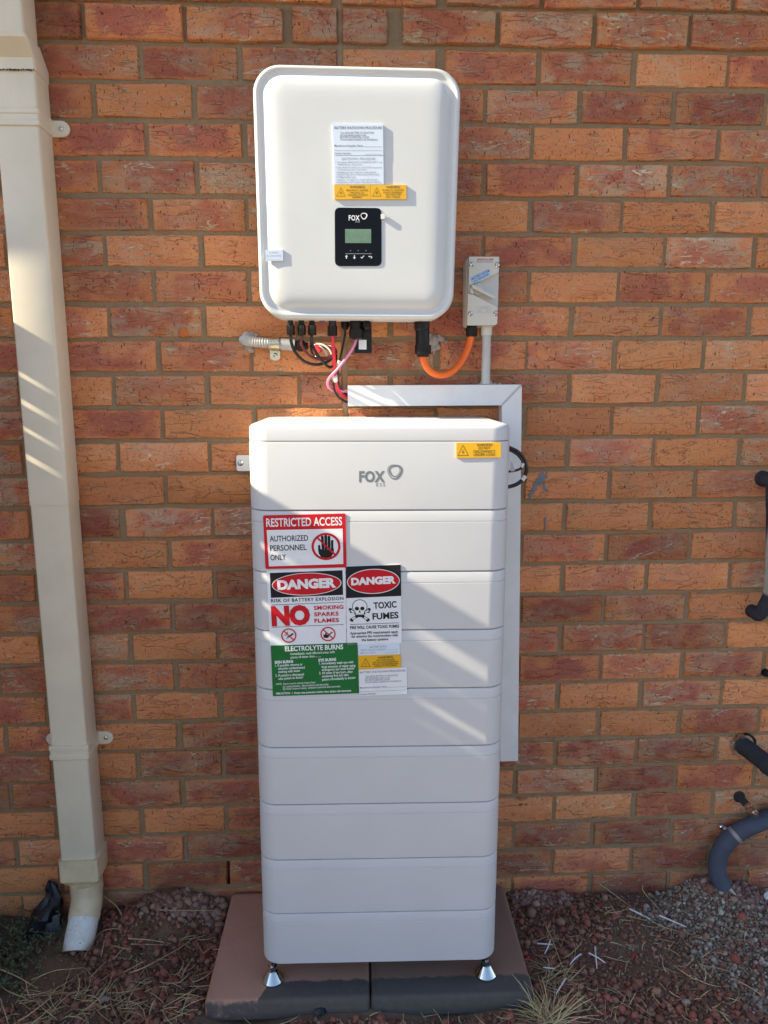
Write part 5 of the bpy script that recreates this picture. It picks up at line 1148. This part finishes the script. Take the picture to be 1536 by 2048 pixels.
for pts, lab in (([(1162, 1908), (1150, 1917), (1140, 1929)], 'white plastic offcut pointing down left, beside the crossed pair'), ([(1178, 1906), (1195, 1915), (1211, 1926)], 'white plastic offcut lying across another one'), ([(1190, 1894), (1192, 1915), (1194, 1937)], 'greyish plastic offcut under the crossed white one'),
                 ([(1101, 1880), (1096, 1894), (1089, 1908)], 'white plastic offcut close to the side of the dark slab'), ([(1075, 1887), (1090, 1888), (1105, 1889)], 'thin white sliver lying level near the dark slab'), ([(1087, 1935), (1099, 1936), (1110, 1938)], 'level white offcut above the grass tuft'), ([(1131, 1957), (1122, 1972), (1112, 1988)], 'cream offcut caught in the grass tuft')):
    stalk(pts, lab, 0.0023, 'offcut', 0.014, 'plastic_offcut', 'offcut', G)
stalk([(1319, 1831), (1345, 1842), (1373, 1854)], 'white plastic stick at the edge of the pale gravel', 0.0024, 'offcut', 0.014, 'plastic_offcut', 'offcut', G)
mt_ = thing('match_stick', 'white stick with a brown head lying on the soil', 'stick', atz(1256, 1816, .014))
stk = obj('stick', MB().tube([atz(1258, 1817, .016), atz(1280, 1828, .016), atz(1300, 1838, .014)], [0.0024, 0.0024, 0.002], 7), 'offcut', mt_); obj('head', MB().tube([atz(1253, 1814, .016), atz(1256, 1815.6, .0165), atz(1260, 1818, .016)], [0.0022, 0.0036, 0.0026], 8), 'orange_mark', mt_)
def bit(name, x, y, r, mat, label, cat, sq_=(1, 1, 0.6), seed=1, group=None):
    r_ = np.random.default_rng(seed); c = atz(x, y, 0.012); c[2] = float(gz(c[0], c[1]))+0.010; rings = []
    for i in range(5):
        t = -1.3+2.6*i/4; rings.append([c+r*np.array([sq_[0]*math.cos(t)*math.cos(a)*(1+r_.uniform(-.3, .3)), sq_[1]*math.cos(t)*math.sin(a)*(1+r_.uniform(-.3, .3)), sq_[2]*math.sin(t)*(1+r_.uniform(-.2, .2))]) for a in np.linspace(0, 2*math.pi, 7, endpoint=False)])
    return tag(obj(name, MB().loft(rings), mat, None, 25, loc=c), label, cat, group)
bit('plastic_scrap', 1199, 1811, 0.0060, 'red_bit', 'red scrap near the foot of the wall', 'scrap', seed=2)
bit('plastic_scrap', 1268, 1903, 0.0055, 'red_bit', 'round red scrap on bare soil', 'scrap', seed=3)
bit('plastic_scrap', 1056, 1911, 0.0085, 'red_bit', 'red scrap against the side of the dark slab', 'scrap', (0.55, 1.2, 0.5), seed=4)
bit('plastic_scrap', 1471, 1812, 0.0055, 'sign_green', 'green scrap in the rubble by the slate blue pipe', 'scrap', seed=5)
bit('stone_chip', 1373, 2006, 0.0110, 'stone_pale', 'square pale stone chip low on the right', 'stone', (1, 0.8, 0.7), seed=6)
bit('stone_chip', 375, 1806, 0.0190, 'stone_pale', 'large pale lump of mortar against the wall by the pink slab', 'stone', (1, 0.9, 0.95), seed=7)
bit('stone_chip', 207, 1992, 0.0140, 'stone_pale', 'flat pale chip among the straw on the left', 'stone', (1.2, 0.8, 0.35), seed=9)
bit('leaf', 1021, 1987, 0.0095, 'leaf_yellow', 'yellow leaf at the front corner of the dark slab', 'leaf', (1.1, 0.8, 0.22), seed=10)
bit('leaf', 955, 2003, 0.0075, 'leaf_yellow', 'small pale leaf in front of the dark slab', 'leaf', (0.8, 0.7, 0.3), seed=11)
bit('plastic_scrap', 641, 2022, 0.0150, 'bag', 'crumpled black scrap in front of the pink slab', 'scrap', (1, 0.8, 0.6), seed=12)
bit('plastic_cup', 1541, 1789, 0.0225, 'offcut', 'white plastic piece cut by the right edge', 'plastic piece', (0.8, 0.8, 1.0), seed=13)
# crumpled bin bag standing against the wall left of the downpipe
bg = MB(); r_ = np.random.default_rng(3); rings = []
for i, (x, y, Y, rp) in enumerate([(100, 1764, -.02, 5), (101, 1772, -.022, 12), (104, 1782, -.025, 11), (107, 1792, -.03, 15), (104, 1803, -.035, 20), (97, 1815, -.04, 25), (92, 1828, -.045, 29), (89, 1842, -.05, 32), (87, 1856, -.055, 33), (86, 1866, -.06, 30)]):
    c = at(x, y, Y); k = 0.00137*rp; rings.append([c+np.array([k*math.cos(a), 0.65*k*math.sin(a), 0])*(1+0.22*math.sin(3*a+i*1.1)+r_.uniform(-.16, .16))+[0, 0, r_.uniform(-.005, .005)] for a in np.linspace(0, 2*math.pi, 20, endpoint=False)])
bg.loft(rings); tag(obj('plastic_bag', bg, 'bag', None, 28, loc=at(87, 1866, -.06)), 'crumpled black plastic bag between the downpipe and the weeds', 'plastic bag')
# weeds left of the downpipe
wd_ = MB(); r_ = np.random.default_rng(17)
for _ in range(240):
    X = r_.uniform(-1.03, -0.80); Y = r_.uniform(-0.34, -0.03)
    if X > -0.84 and Y < -0.18: continue
    if r_.uniform() < 0.35 and X > -0.88: continue
    p = np.array([X, Y, float(gz(X, Y))]); a = r_.uniform(0, 6.28); e = r_.uniform(0.3, 1.35); l = r_.uniform(0.02, 0.06)*(1.5 if Y > -0.13 else 0.8); pts = [p.copy()]
    for k in range(4):
        a += r_.uniform(-.6, .6); e += r_.uniform(-.35, .3); p = p+np.array([math.cos(a)*math.cos(e), math.sin(a)*math.cos(e), math.sin(e)])*l/4; p[1] = min(p[1], -0.006)
        pts.append(p.copy())
        for _k in range(4):
            b = r_.uniform(0, 6.28); ee = r_.uniform(-0.3, 1.0); L = r_.uniform(0.004, 0.010); d = np.array([math.cos(b)*math.cos(ee), math.sin(b)*math.cos(ee), math.sin(ee)])*L; s_ = np.array([-math.sin(b), math.cos(b), 0])*L*0.28
            wd_.add([p, p+d*0.55+s_, p+d, p+d*0.55-s_], [(0, 1, 2, 3)])
    wd_.tube(pts, 0.0006, 3, False)
o = obj('weeds', wd_, 'weed', None, 0); o['kind'] = 'stuff'
